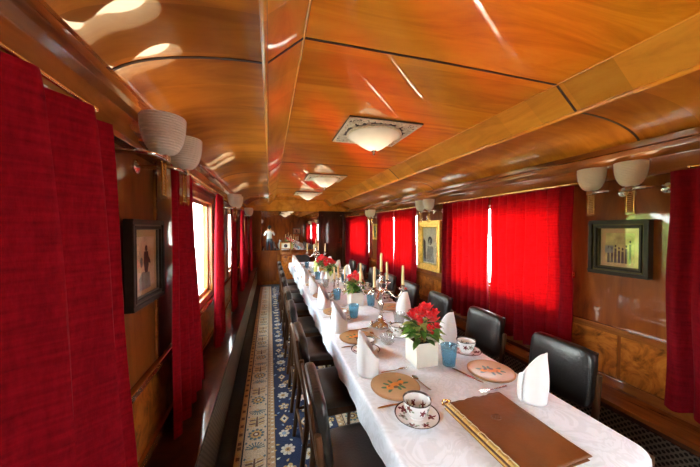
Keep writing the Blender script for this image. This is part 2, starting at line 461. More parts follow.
# wainscot: sill rail, burl panels, lower rail, on both walls
for sx,xw in ((1,XL),(-1,XR)):
    b=MB()
    b.box((min(xw,xw+sx*.030),YN,.865),(max(xw,xw+sx*.030),YF-.001,.895))
    b.box((min(xw,xw+sx*.018),YN,.845),(max(xw,xw+sx*.018),YF-.001,.865))
    b.box((min(xw,xw+sx*.022),YN,.50),(max(xw,xw+sx*.022),YF-.001,.555))
    for yv in [PAN[0]-.33,PAN[0]+.33,PAN[1]-.33,PAN[1]+.33,PAN[2]-.33,PAN[2]+.33]:
        b.box((min(xw,xw+sx*.012),yv-.012,.90),(max(xw,xw+sx*.012),yv+.012,1.86))
    struct(b.build('trim_%d'%k,'trimw',bevel=.004)); k+=1
    b=MB(); edges=[YN]+PAN+[YF]
    for i in range(len(edges)-1):
        b.box((min(xw,xw+sx*.008),edges[i]+.01,.555),(max(xw,xw+sx*.008),edges[i+1]-.01,.845))
    struct(b.build('trim_%d'%k,'burl',bevel=.003)); k+=1
# heater casings along both walls
for nm,xa,xb,xf in (('baseboard_left',XL,-.345,1),('baseboard_right',2.03,XR,-1)):
    b=MB(); b.box((xa,YN,0),(xb,YF-.001,.455),0); b.box((xa if xf>0 else xa-.015,YN,.455),(xb+.015 if xf>0 else xb,YF-.001,.48),1)
    fx = xb if xf>0 else xa
    b.box((min(fx,fx+xf*.006),YN+.05,.06),(max(fx,fx+xf*.006),YF-.05,.42),2)
    struct(b.build(nm,['dark','dark' if xf>0 else 'trimw','grille']))
# far wall panelling below mirror
b=MB()
b.box((XL+.03,YF-.02,0),(1.33,YF,.10)); b.box((XL+.03,YF-.02,.90),(1.33,YF,.945))
for x in (XL+.03,.20,.75,1.27): b.box((x,YF-.015,.10),(x+.06,YF,.90))
struct(b.build('trim_%d'%k,'trimw',bevel=.004)); k+=1

# windows
wn=1
for sx,xw in ((-1,XL),(1,XR)):
    WHW=WL(xw)
    for c in WC(xw):
        x0,x1=sorted((xw-sx*.012,xw+sx*.07))
        b=MB(); w=.055
        b.box((x0,c-WHW,WZ0),(x1,c-WHW+w,WZ1)); b.box((x0,c+WHW-w,WZ0),(x1,c+WHW,WZ1))
        b.box((x0,c-WHW+w,WZ0),(x1,c+WHW-w,WZ0+w)); b.box((x0,c-WHW+w,WZ1-w),(x1,c+WHW-w,WZ1))
        fr=struct(b.build('window_%d'%wn,'winw',bevel=.006))
        xm=xw+sx*.035
        b=MB()
        a0,a1,e0,e1=c-WHW+w,c+WHW-w,WZ0+w,WZ1-w
        b.box((xm-.012,a0,e0),(xm+.012,a0+.03,e1)); b.box((xm-.012,a1-.03,e0),(xm+.012,a1,e1)); b.box((xm-.012,a0+.03,e0),(xm+.012,a1-.03,e0+.03)); b.box((xm-.012,a0+.03,e1-.03),(xm+.012,a1-.03,e1))
        b.build('sash','winw',fr,bevel=.003)
        b=MB(); b.box((xm-.003,c-WHW+w,WZ0+w),(xm+.003,c+WHW-w,WZ1-w)); b.build('window_pane','glass',fr)
        wn+=1

# door on the far wall, right
b=MB(); dx0,dx1=1.42,2.08
dr=struct(MB().box((dx0,YF-.035,.02),(dx1,YF-.001,2.00)).build('door_1','dark',bevel=.005))
b=MB(); b.box((dx0-.06,YF-.045,0),(dx0-.004,YF-.001,2.03)); b.box((dx1+.004,YF-.045,0),(dx1+.06,YF-.001,2.03))
b.box((dx0-.06,YF-.045,2.003),(dx1+.06,YF-.001,2.05)); b.build('door_frame','dark',dr,bevel=.004)
b=MB()
b.box((dx0+.08,YF-.042,.95),(dx1-.08,YF-.034,1.92)); b.box((dx0+.08,YF-.042,.12),(dx1-.08,YF-.034,.85)); b.build('door_panel','dark',dr,bevel=.004)
b=MB(); b.box((dx1-.075,YF-.047,1.0),(dx1-.035,YF-.035,1.24)); b.tube([(dx1-.055,YF-.05,1.14),(dx1-.055,YF-.085,1.14),(dx1-.16,YF-.085,1.14)],.009,8)
b.build('door_handle','brass',dr)
b=MB()
for x in (dx0+.04,dx1-.06): b.sphere((x,YF-.04,1.93),.018,12,8)
b.build('door_stud','chrome',dr)

# ================================================================== MIRROR on the far wall
mr=empty('wall_mirror',(.56,YF,0.95),0,'wide wall mirror on the far partition left of the dark door','mirror')
b=MB(); b.box((-.78,-.012,0.0),(.80,-.006,1.08)); b.build('mirror_glass','mirror',mr)
b=MB(); b.box((-.81,-.02,-.03),(.83,-.004,0)); b.box((-.81,-.02,1.08),(.83,-.004,1.10)); b.box((-.81,-.02,0),(-.78,-.004,1.08)); b.box((.80,-.02,0),(.83,-.004,1.08))
b.build('mirror_frame','trimw',mr,bevel=.003)

# ================================================================== CURTAINS
def curtain(x, yt, yb, zt, zb, pleats, amp, seed, label, group, lift=0.0):
    rnd=random.Random(seed); ph=[rnd.uniform(-.7,.7) for _ in range(pleats+2)]; am=[rnd.uniform(.65,1.2) for _ in range(pleats+2)]
    ph2=rnd.uniform(0,6)
    def fn(u,v):
        q=u*pleats; i=int(q); f=q-i; f2=f*f*(3-2*f)
        p=ph[i]*(1-f2)+ph[i+1]*f2; a=am[i]*(1-f2)+am[i+1]*f2
        y0=yt[0]+(yb[0]-yt[0])*v; y1=yt[1]+(yb[1]-yt[1])*v
        t=2*PI*q+p*(.3+.7*v)
        g=(.55+.45*v)*a*amp
        dx=g*sin(t)+.18*g*sin(2*t+ph2+v*2)
        dy=.22*g*cos(t)+.006*sin(v*9+ph2+q)
        z=zt+(zb-zt)*v + (.004*sin(t) if v>.98 else 0)
        if v<.03: dx*=.85
        return (x+dx, y0+(y1-y0)*u+dy, z)
    b=MB(); b.grid(fn, pleats*14, 30)
    o=b.build('curtain','curtainl' if x<1 else 'curtain',recalc=False)
    return tag(o,label,'curtain',group)
zt=1.862
LB=.50; RB=.565
GL='red curtains along the left wall'; GR='red curtains along the right wall'
curtain(-.455,(-.80,-.42),(-.80,-.40),zt,LB,4,.030,1,'red curtain at left behind the camera, by the nearest window',GL)
curtain(-.455,(.30,1.00),(.30,1.14),zt,LB,4,.052,5,'dark red velvet curtain filling the near left edge of the view',GL)
curtain(-.455,(1.55,1.90),(1.55,2.14),zt,LB,4,.032,3,'dark red curtain just past the left framed picture',GL)
curtain(-.455,(2.74,3.10),(2.66,3.10),zt,LB,4,.030,4,'red curtain on the far side of the bright left window',GL)
curtain(-.455,(3.76,4.10),(3.76,4.14),zt,LB,4,.030,5,'left wall curtain on the near side of the second bright window',GL)
curtain(-.455,(4.98,5.32),(4.94,5.32),zt,LB,4,.030,6,'left wall curtain on the far side of the second bright window',GL)
curtain(-.455,(5.74,6.10),(5.74,6.15),zt,LB,4,.030,7,'left wall curtain on the near side of the last window',GL)
curtain(-.455,(7.36,7.72),(7.32,7.72),zt,LB,4,.030,8,'left wall curtain next to the wall mirror',GL)
xr=2.115
curtain(xr,(-.78,-.36),(-.78,-.34),zt,RB,4,.032,11,'red curtain at right behind the camera, by the nearest window',GR)
curtain(xr,(.16,1.00),(.14,1.00),zt,RB,8,.034,12,'dark red curtain cut off by the right edge of the view',GR)
curtain(xr,(1.50,2.290),(1.50,2.285),zt,RB,8,.032,13,'glowing red curtain beside the right black-framed picture',GR)
curtain(xr,(2.318,3.10),(2.322,3.10),zt,RB,8,.032,14,'glowing red curtain just beyond the white gap, before the gilt-framed picture',GR)
curtain(xr,(3.78,4.51),(3.78,4.515),zt,RB,8,.030,15,'glowing red curtain just past the gilt-framed picture on the right',GR)
curtain(xr,(4.58,5.32),(4.575,5.32),zt,RB,8,.030,16,'red curtain before the small gilt picture on the right wall',GR)
curtain(xr,(5.90,6.71),(5.90,6.71),zt,RB,9,.030,17,'red curtain just past the small gilt picture on the right wall',GR)
curtain(xr,(6.735,7.78),(6.735,7.78),zt,RB,9,.030,18,'last red curtain on the right, next to the dark door',GR)
# curtain rails
wnames=['window beside the camera','first window ahead','middle window','last window']
for sx,xw,side in ((1,XL,'left'),(-1,XR,'right')):
    for c,wnm in zip(WIN,wnames):
        t=empty('curtain_rail',(xw,c,1.868),0,'brass curtain rail under the %s cornice over the %s'%(side,wnm),'rail','brass curtain rails')
        off=(.095 if sx>0 else -.095)
        b=MB(); b.tube([(off,-.86,0.006),(off,.86,.006)],.006,8); b.build('rail','brass',t)
        for yy in (-.84,.84):
            b=MB(); b.tube([(sx*.045,yy,.006),(off,yy,.006)],.005,6); b.sphere((off,yy*1.03,.006),.010,8,6); b.build('bracket','brass',t)

# ================================================================== SCONCES
def sconce_parts(t, sx):
    # local: wall at x=0, lamp sticks out along +x*sx ; base height z=0 at the arm
    b=MB(); b.lathe([(0.0,0),(.030,.0),(.030,.008),(.012,.016),(.0,.016)],20,T=Matrix.Translation((0,-.085,0)) @ Matrix.Rotation(sx*PI/2,4,'Y')); b.build('back_plate','chrome',t)
    b=MB(); b.tube([(sx*.012,-.085,0),(sx*.10,-.085,0),(sx*.145,-.083,0),(sx*.162,-.068,0),(sx*.165,-.045,0),(sx*.165,0,.002)],.009,8); b.box((sx*.165-.018,-.018,-.012),(sx*.165+.018,.018,.014)); b.build('arm','chrome',t,bevel=.002)
    pr=[(.020,.012)]
    nr=30
    for i in range(nr+1):
        u=i/nr; r=.020+.055*math.sqrt(max(0,1-(1-u)**2.4)); z=.014+.140*u
        pr.append((r+(.0016 if i%2 else -.0014), z))
    inn=[(max(.004,r-.005),z) for r,z in reversed(pr[1:])]
    b=MB(); b.lathe(pr+inn+[(0,.02)],40,T=Matrix.Translation((sx*.165,0,0))); b.build('lamp_shade','shade',t)
    # faceted crystal pendant block with rounded foot
    b=MB()
    poly=[(-.024,-.012),(.024,-.012),(.024,-.135)]+[(.024*cos(a),-.135-.022*sin(a)) for a in [PI*i/8 for i in range(1,8)]]+[(-.024,-.135)]
    T=Matrix.Translation((sx*.165,0,0)) @ Matrix(((0,0,1,0),(1,0,0,0),(0,1,0,0),(0,0,0,1)))
    b.prism(poly,-.016,.016,0,T)
    b.build('crystal_block','crystal',t,bevel=.004)
    b=MB()
    for q in range(11):
        z=-.02-.0115*q
        b.tube([(sx*.165,-.017,z),(sx*.165,.017,z-.004)],.0022,6)
    for s2 in (-1,1): b.tube([(sx*.165,s2*.018,-.012),(sx*.165,s2*.018,-.140)],.0026,6)
    b.build('brass_core','brass',t)
def SY(sx,i,q):
    if sx>0 and i==0: return (1.22,1.49)[q]
    if i==0: return (1.135,1.345)[q]
    return PAN[i]+(-.105,.105)[q]+((.13,.22)[i-1] if sx>0 else (-.01,.06)[i-1])
for sx,xw,side in ((1,XL,'left'),(-1,XR,'right')):
    for i,c in enumerate(PAN):
        for q,dy in enumerate((-.105,.105)):
            where={('left',0):'over the left silver-framed picture',('right',0):'over the right black-framed picture',
                   ('right',1):'over the large gilt picture',('right',2):'over the small gilt picture',
                   ('left',1):'on the left wall past the bright window',('left',2):'on the left wall near the mirror'}[(side,i)]
            t=empty('wall_sconce',(xw,SY(sx,i,q),1.815 if sx>0 and i==0 else 1.785),0,'frosted wall lamp %s, %s one of its pair'%(where,'nearer' if q==0 else 'farther'),'wall lamp','paired wall lamps')
            sconce_parts(t,sx)

# ================================================================== CEILING LAMPS
lamp0=None
for i,(y,w) in enumerate(((2.18,'nearest'),(4.32,'middle'),(6.36,'farthest'),(.02,'overhead'))):
    lab={'nearest':'nearest of the ceiling bowl lamps, on a square filigree plate','middle':'middle ceiling bowl lamp on a square filigree plate','farthest':'farthest ceiling bowl lamp, close to the mirror wall','overhead':'ceiling bowl lamp directly above the camera'}[w]
    if lamp0 is None:
        t=lamp0=empty('ceiling_lamp',(XC,y,2.342),0,lab,'ceiling lamp','ceiling bowl lamps')
        b=MB(); b.box((-.29,-.29,-.010),(.29,.29,0)); b.build('square_plate','lampplate',t,bevel=.003)
        b=MB()
        for s in range(4):
            T=Matrix.Rotation(s*PI/2,4,'Z')
            b.box((-.285,.268,-.016),(.285,.285,-.009),0,T)
            for (cx,cy,r0,dr) in ((.232,.232,.038,1),(.165,.240,.030,-1),(.240,.165,.030,1),(.105,.252,.020,1),(.06,.255,.018,-1),(.02,.255,.018,1),(-.02,.255,.018,-1),(-.06,.255,.018,1),(-.105,.252,.020,-1),(.185,.185,.030,1),(-.165,.240,.030,1),(.215,.125,.024,-1),(.125,.215,.024,1),(-.125,.215,.024,-1)):
                pth=[]
                for q in range(22):
                    a=dr*q/21*3.6*PI; r=r0*(1-.8*q/21); pth.append((cx+r*cos(a),cy+r*sin(a),-.012))
                b.tube(pth,.0055,5,0,True,T)
        b.build('scrollwork','scroll',t)
        b=MB(); b.lathe([(.195,-.008),(.222,-.012),(.228,-.028),(.205,-.034),(.195,-.030)],40,closed=True); b.build('rim_ring','scroll',t)
        pr=[(.205,-.02),(.212,-.035)]+[(.205*(1-u)**.75+.03*u,-.036-.112*u**1.15) for u in [q/12 for q in range(13)]]+[(.0,-.150)]
        b=MB(); b.lathe(pr,48); b.build('glass_bowl','bowl',t)
        b=MB(); b.lathe([(0,-.148),(.022,-.149),(.020,-.156),(.008,-.162),(.012,-.172),(.006,-.186),(0,-.19)],16); b.build('finial','chrome',t)
    else:
        dup(lamp0,(XC,y,2.342),None,None,lab)

# ================================================================== PICTURES
def picture(loc, rz, w, h, fw, depth, mats, ground, label, art, mount=.0):
    # local: back on the wall plane y=0, facing -y ; centre of the frame at origin
    t=empty('framed_picture',loc,rz,label,'picture')
    b=MB()
    def ring(a,bb,y0,y1,mi):
        # frame ring from inset a to inset bb
        x0,x1,z0,z1=-w/2+a,w/2-a,-h/2+a,h/2-a; X0,X1,Z0,Z1=-w/2+bb,w/2-bb,-h/2+bb,h/2-bb
        b.box((x0,y1,z0),(x1,y0,Z0),mi); b.box((x0,y1,Z1),(x1,y0,z1),mi); b.box((x0,y1,Z0),(X0,y0,Z1),mi); b.box((X1,y1,Z0),(x1,y0,Z1),mi)
    ring(0,fw*.42,0,-depth,0); ring(fw*.42,fw*.62,0,-depth*.78,1); ring(fw*.62,fw*.86,0,-depth*.92,0); ring(fw*.86,fw,0,-depth*.62,1)
    b.build('frame',mats,t,bevel=.003)
    iw,ih=w-2*fw,h-2*fw
    b=MB(); b.box((-iw/2-.002,-.012,-ih/2-.002),(iw/2+.002,-.006,ih/2+.002),0)
    if mount>0: b.box((-iw/2+mount,-.0135,-ih/2+mount),(iw/2-mount,-.012,ih/2-mount),1)
    for (poly,mi) in art:
        T=Matrix(((1,0,0,0),(0,0,-1,-.0136),(0,1,0,0),(0,0,0,1)))
        b.prism([(px*iw/2,pz*ih/2) for px,pz in poly],0,.0008,mi,T)
    b.build('print',ground,t)
    b=MB(); b.box((-iw/2,-.020,-ih/2),(iw/2,-.018,ih/2)); b.build('picture_glass','picglass',t)
    return t
def ell(cx,cz,rx,rz,n=14): return [(cx+rx*cos(2*PI*i/n),cz+rz*sin(2*PI*i/n)) for i in range(n)]
fig=[(ell(.05,.42,.10,.10),2),([(-.12,.32),(.20,.32),(.26,-.05),(.14,-.35),(-.06,-.35),(-.18,-.02)],2),([(.14,.26),(.42,-.02),(.38,-.10),(.08,.10)],2),([(-.5,-.85),(.4,-.85),(.3,-.35),(-.3,-.30),(-.55,-.5)],3),(ell(-.35,.0,.10,.16),3)]
picture((XL+.013,1.425,1.405),PI/2,.33,.365,.043,.035,['framed','framem'],['paper','printp','ink','inkm'],'silver and black framed print of a dark figure on the left wall under the lamps',fig,.03)
crowd=[]
rr=random.Random(4)
for i in range(7):
    cx=-.55+i*.18; hh=rr.uniform(-.1,.35)
    crowd.append(([(cx-.07,-.8),(cx+.07,-.8),(cx+.05,hh-.12),(cx-.05,hh-.12)],2)); crowd.append((ell(cx,hh,.045,.07,10),2))
crowd += [([(-.75,.1),(-.3,.1),(-.3,-.3),(-.75,-.3)],3)]
picture((XR-.013,1.265,1.425),-PI/2,.325,.36,.055,.05,['framed','framew'],['paper','printg','ink','inkm'],'black framed print of small dark figures on the right wall under the lamps',crowd,.03)
port=[(ell(0,.25,.28,.24),2),([(-.5,-.9),(.55,-.9),(.38,-.05),(-.3,-.02)],3),(ell(0,.12,.16,.20),4),([(-.9,-.9),(-.5,-.9),(-.6,.2),(-.9,.4)],2)]
picture((XR-.013,3.50,1.31),-PI/2,.56,.70,.085,.05,['gilt','gilt'],['printg','printw','ink','inkm','printw'],'large gilt framed portrait on the right wall between red curtains',port,.02)  # pale print ground stands in for greenery reflected in the glass
picture((XR-.013,5.64,1.48),-PI/2,.22,.34,.04,.03,['gilt','gilt'],['paper','printw','ink','inkm'],'small gilt framed picture on the right wall beyond the portrait',fig,.02)
picture((XL+.013,3.43,1.42),PI/2,.30,.36,.05,.03,['framed','framem'],['paper','printp','ink','inkm'],'dark framed picture on the left wall past the bright window',fig,.03)
picture((1.62,YN+.001,1.40),PI,.50,.40,.05,.03,['framed','framem'],['printw','printw','ink','inkm'],'white framed print on the rear partition, seen in the mirror',fig,.04)
# brass hook on the right wall
t=empty('wall_hook',(XR,1.565,1.20),0,'small brass curtain hook on the right wall beside the glowing curtain','hook')
b=MB(); b.box((-.012,-.016,-.022),(0,.016,.022)); b.tube([(-.01,0,0),(-.04,0,-.005),(-.05,0,.02)],.006,8); b.sphere((-.05,0,.024),.010,10,8); b.build('hook_body','brass',t)

# ================================================================== RUG
def rug():
    b=MB(); x0,x1=-.265,.805; y0,y1=YN+.25,7.74; z=.010
    mats=['rug_navy','rug_beige','rug_tan','rug_rdark','rug_cream','rug_gold','rug_rbrown','rug_teal','rug_sky']
    b.box((x0,y0,0.0005),(x1,y1,z),3)
    lv=[0]
    def strip(xa,xb,mi,dz):
        b.flat([(xa,y0+.02),(xb,y0+.02),(xb,y1-.02),(xa,y1-.02)],z+dz,mi)
        xa2,xb2=2*xm-xb,2*xm-xa
        b.flat([(xa2,y0+.02),(xb2,y0+.02),(xb2,y1-.02),(xa2,y1-.02)],z+dz,mi)
    xm=(x0+x1)/2
    strip(-.235,-.192,2,.0008); strip(-.182,-.028,1,.0008); strip(-.022,.030,2,.0008); 
    b.flat([(.036,y0+.02),(2*xm-.036,y0+.02),(2*xm-.036,y1-.02),(.036,y1-.02)],z+.0008,0)
    rnd=random.Random(7)
    def both(poly,mi,dz):
        b.flat(poly,z+dz,mi); b.flat([(2*xm-x,y) for x,y in reversed(poly)],z+dz,mi)
    def petals(cx,cy,n,r,w,mi,dz,a0=0,sc=(1,1),fn=both):
        for i in range(n):
            a=a0+2*PI*i/n
            pl=[]
            for (l,s) in ((.18,0),(.45,-.7),(.75,-1),(.95,-.55),(1,0),(.95,.55),(.75,1),(.45,.7)):
                px=l*r*cos(a)-s*w*sin(a); py=l*r*sin(a)+s*w*cos(a); pl.append((cx+px*sc[0],cy+py*sc[1]))
            fn(pl,mi,dz)
    def disc(cx,cy,r,mi,dz,n=10,fn=both,sc=(1,1)): fn([(cx+r*sc[0]*cos(2*PI*i/n),cy+r*sc[1]*sin(2*PI*i/n)) for i in range(n)],mi,dz)
    # outer guard: dashes
    y=y0+.05
    while y<y1-.06:
        both([(-.226,y),(-.201,y),(-.201,y+.030),(-.226,y+.030)],6 if int(y*20)%2 else 5,.0014)
        both([(-.016,y),(-.003,y+.010),(-.016,y+.02)],6,.0014); both([(.003,y+.012),(.022,y+.012),(.022,y+.026),(.003,y+.026)],4,.0014)
        y+=.046
    # beige main border: palmettes, stars, ribbon motifs
    y=y0+.15; i=0; cx=-.105
    while y<y1-.15:
        if i%3==0:
            petals(cx,y,10,.062,.013,7,.0013,.2); petals(cx,y,10,.044,.010,5,.0017,.5); disc(cx,y,.024,6,.0021); disc(cx,y,.012,4,.0025)
        elif i%3==1:
            for s in (-1,1):
                for q in range(5):
                    yy=y+(q-2)*.022
                    both([(cx+s*.004,yy-.009),(cx+s*.052,yy-.002+s*.008),(cx+s*.062,yy+.013+s*.008),(cx+s*.016,yy+.008)],6 if q%2 else 5,.0014)
            both([(cx-.010,y-.06),(cx+.010,y-.06),(cx+.005,y+.06),(cx-.005,y+.06)],6,.0016)
        else:
            for q in range(9):
                a=PI*(q+.5)/9+ (0 if i%2 else PI)
                x2,y2=cx+.062*cos(a),y+.058*sin(a)
                px,py=-.004*sin(a),.004*cos(a)
                both([(cx+px,y+py),(x2+px,y2+py),(x2-px,y2-py),(cx-px,y-py)],7,.0014)
                disc(x2,y2,.007,7,.0015,6)
            disc(cx,y,.015,2,.0018)
        # side vine sprigs
        for s in (-1,1):
            both([(cx+s*.062,y+.055),(cx+s*.074,y+.066),(cx+s*.066,y+.080),(cx+s*.055,y+.07)],7,.0014)
            both([(cx+s*.05,y+.06),(cx+s*.03,y+.075),(cx+s*.034,y+.083)],5,.0014)
        y+=.145; i+=1
    # blue field: cream and gold flowers, leaves, diamonds
    y=y0+.12; i=0
    def fone(poly,mi,dz): b.flat(poly,z+dz,mi)
    while y<y1-.1:
        for cx,ph in ((.105,0),(.268,1),(.431,0)):
            yy=y+(.085 if ph else 0); kind=(i+ph)%4
            jx=cx+rnd.uniform(-.012,.012)
            if kind==0:
                petals(jx,yy,8,.052,.014,4,.0013,rnd.random(),fn=fone); disc(jx,yy,.020,5,.0017,fn=fone); disc(jx,yy,.009,6,.0021,fn=fone)
            elif kind==1:
                petals(jx,yy,6,.040,.014,4,.0013,rnd.random(),fn=fone); disc(jx,yy,.016,8,.0017,fn=fone)
                petals(jx+.035,yy+.05,5,.028,.010,5,.0013,rnd.random(),fn=fone)
            elif kind==2:
                fone([(jx,yy-.055),(jx+.036,yy),(jx,yy+.055),(jx-.036,yy)],5,.0013); fone([(jx,yy-.040),(jx+.026,yy),(jx,yy+.040),(jx-.026,yy)],4,.0016)
                fone([(jx,yy-.020),(jx+.013,yy),(jx,yy+.020),(jx-.013,yy)],0,.002)
            else:
                petals(jx,yy,5,.046,.016,5,.0013,rnd.random(),fn=fone); petals(jx,yy,5,.030,.009,4,.0017,rnd.random(),fn=fone)
            for q in range(4):
                a=rnd.uniform(0,2*PI); lx,ly=jx+.068*cos(a),yy+.075*sin(a); a2=a+rnd.uniform(-.8,.8)
                if .045<lx<.49: petals(lx,ly,1,.034,.008,rnd.choice([5,8,4]),.0012,a2,fn=fone)
        y+=.165; i+=1
    o=b.build('runner_rug',mats,recalc=False,weld=False)
    for p in o.data.polygons:
        pass
    return tag(o,'long blue and beige floral runner rug along the aisle floor','rug')
rug()

# ================================================================== TABLE + CLOTH
t=empty('dining_table',((TX0+TX1)/2,(TY0+TY1)/2,0),0,'long narrow dining table under the white cloth','table')
hw,hl=(TX1-TX0)/2-.012,(TY1-TY0)/2-.012
b=MB(); b.box((-hw,-hl,TZ-.045),(hw,hl,TZ-.006)); b.build('tabletop','chairw',t)
for sx in (-1,1):
    for yy in (-hl+.30,-hl/3,hl/3,hl-.30):
        b=MB(); b.lathe([(.022,.0125),(.03,.03),(.026,.3),(.038,.6),(.038,TZ-.045)],12,T=Matrix.Translation((sx*.10,yy,0))); b.build('leg','chairw',t)
def cloth():
    b=MB(); r=.075; nx,ny=14,90
    # outline of rounded rectangle
    def outline():
        pts=[]
        for (cx,cy,a0) in ((TX1-r,TY0+r,-PI/2),(TX1-r,TY1-r,0),(TX0+r,TY1-r,PI/2),(TX0+r,TY0+r,PI)):
            for q in range(9): a=a0+q/8*PI/2; pts.append((cx+r*cos(a),cy+r*sin(a),cos(a),sin(a)))
        out=[]
        for i,p in enumerate(pts):
            q=pts[(i+1)%len(pts)]; d=math.hypot(q[0]-p[0],q[1]-p[1]); k=max(1,int(d/.04))
            for s in range(k):
                f=s/k; out.append(tuple(p[j]+(q[j]-p[j])*f for j in range(4)))
        return out
    o=outline(); n=len(o)
    rings=[]
    def drop(p):
        e=0
        if p[1]>TY1-.02: e=.16
        if p[1]<TY0+.02: e=.16
        return .125+e*.8
    rows=[(-.02,0.0),(-.008,-.001),(-.002,-.004),(.002,-.010),(.004,-.025),(.006,-.35),(.008,-.7),(.010,-1.0)]
    vs=[]
    for k,(off,zz) in enumerate(rows):
        for i,p in enumerate(o):
            if zz>-.03: z=TZ+zz
            else: z=TZ-.025+(zz)*(drop(p)-.025)
            wv=0
            if k>=5: wv=(.007*sin(i*.55)+.004*sin(i*1.31+1))*(-zz)
            vs.append((p[0]+p[2]*(off+wv),p[1]+p[3]*(off+wv),z))
    fs=[]
    for k in range(len(rows)-1):
        for i in range(n): fs.append((k*n+i,k*n+(i+1)%n,(k+1)*n+(i+1)%n,(k+1)*n+i))
    fs.append(list(range(n)))
    b.add(vs,fs,0,True)
    return tag(b.build('tablecloth','cloth'),'white damask tablecloth draped over the long dining table','tablecloth')
cloth()

# ================================================================== CHAIRS (local: faces +x, origin on the floor under the seat centre)
def make_chair():
    t=empty('dining_chair',(0,0,0))
    W=.22
    b=MB()
    def seat(u,v):
        return None
    # padded seat: superellipse slab with a crown
    prof=[]
    pts=[]
    nseg=48
    def se(a,rx,ry,e=5): 
        c,s=cos(a),sin(a); k=(abs(c)**e+abs(s)**e)**(-1/e); return rx*k*c, ry*k*s
    rows=[(.90,.415),(.99,.418),(1.0,.430),(1.0,.448),(.985,.458),(.95,.464),(.8,.470),(.5,.475),(.2,.477)]
    vs=[];fs=[]
    for s_,z in rows:
        for q in range(nseg):
            x,y=se(2*PI*q/nseg,.215*s_,W*s_); vs.append((x+.01,y*(1+.06*(x/.2)),z))
    for k in range(len(rows)-1):
        for q in range(nseg): fs.append((k*nseg+q,k*nseg+(q+1)%nseg,(k+1)*nseg+(q+1)%nseg,(k+1)*nseg+q))
    fs.append([q for q in range(nseg)][::-1]); fs.append([(len(rows)-1)*nseg+q for q in range(nseg)])
    b.add(vs,fs,0,True); b.build('seat','blacks',t)
    b=MB(); b.box((-.195,-.20,.36),(.205,.20,.415)); b.build('seat_frame','chairw',t,bevel=.004)
    # backrest pad, leaning back a little
    rows=[(.92,-.004),(1.0,.006),(1.0,.030),(.97,.042),(.88,.050),(.6,.056),(.25,.058)]
    T=Matrix.Translation((-.232,0,.70)) @ Matrix.Rotation(-.13,4,'Y')
    vs=[];fs=[]
    for s_,x in rows:
        for q in range(nseg):
            yy,zz=se(2*PI*q/nseg,.19-(1-s_)*.17,.165-(1-s_)*.15,7)
            vs.append(T @ Vector((x,yy,zz)))
    for k in range(len(rows)-1):
        for q in range(nseg): fs.append((k*nseg+q,k*nseg+(q+1)%nseg,(k+1)*nseg+(q+1)%nseg,(k+1)*nseg+q))
    fs.append([q for q in range(nseg)][::-1]); fs.append([(len(rows)-1)*nseg+q for q in range(nseg)])
    b=MB(); b.add(vs,fs,0,True); b.build('backrest','black',t)
    b=MB(); b.box((-.018,-.175,-.15),(-.003,.175,.155),0,T); b.build('back_panel','chairw',t,bevel=.004)
    for s in (-1,1):
        b=MB(); b.tube([(-.245,s*.192,0),(-.20,s*.196,.36),(-.205,s*.196,.50),(-.238,s*.196,.74)],[.015,.02,.019,.014],8); b.build('leg','chairw',t)
        b=MB(); b.tube([(.175,s*.185,0),(.185,s*.185,.25),(.19,s*.18,.37)],[.013,.018,.021],8); b.build('leg','chairw',t)
    b=MB(); b.tube([(-.222,-.19,.20),(-.222,.19,.20)],.010,8); 
    for s in (-1,1): b.tube([(-.222,s*.19,.20),(.18,s*.185,.20)],.010,8)
    b.build('stretcher','chairw',t)
    return t
chair=make_chair()
Y0=[1.26+.65*i for i in range(8)]
for side in ('left','right'):
    for i,y in enumerate(Y0):
        if side=='left': 
            lab='black leather dining chair on the aisle side of the table, %s from the camera'%ORD[i]; loc=(.415,y-.01,.0135); rz=0+ (.02 if i%2 else -.02); g='aisle side dining chairs'
        else:
            lab='black leather dining chair on the window side of the table, %s from the camera'%ORD[i]; loc=(1.50,y+.02,0); rz=PI+(.03 if i%3==0 else -.015); g='window side dining chairs'
        if side=='left' and i==0: c=chair; c.location=loc; c.rotation_euler=(0,0,rz)
        else: c=dup(chair,loc,rz)
        tag(c,lab,'chair',g)
c=dup(chair,(.80,6.98,.0135),-PI/2); tag(c,'black leather chair at the far head of the table, before the mirror','chair')

# ================================================================== TABLE SETTINGS
ZT=TZ+.0006
# wooden plate with painted fruit sprig
def make_plate():
    t=empty('wooden_plate',(0,0,0))
    b=MB(); R=.121
    b.lathe([(0,0),(.100,0),(.116,.004),(R,.010),(R,.014),(.117,.0165),(.108,.0150),(.10,.0125),(0,.0125)],56,T=None,matfn=lambda i,k: 1 if 2<=i<=4 else 0)
    z=.0131
    def pe(cx,cy,rx,ry,a,mi,dz=0,n=12): b.flat([(cx+rx*cos(2*PI*i/n)*cos(a)-ry*sin(2*PI*i/n)*sin(a),cy+rx*cos(2*PI*i/n)*sin(a)+ry*sin(2*PI*i/n)*cos(a)) for i in range(n)],z+dz,mi)
    for (x,y,a) in ((-.055,.012,2.6),(-.05,-.02,3.6),(.048,.02,.4),(.056,-.012,-.3),(0,.034,1.6),(.02,-.032,-1.4),(-.03,.03,2.0),(.0,-.028,4.5)): pe(x,y,.020,.008,a,3)
    pe(-.030,0,.024,.019,.2,2,.0003); pe(.006,.004,.025,.018,-.2,2,.0003); pe(.040,.004,.020,.015,.4,2,.0003); pe(-.008,-.014,.013,.010,0,4,.0005); pe(.025,-.010,.010,.008,0,4,.0005); pe(-.03,.010,.007,.005,0,4,.0006)
    b.build('plate_disc',['platew','plater','orange','ygreen','paintb'],t,recalc=True,weld=False)
    return t
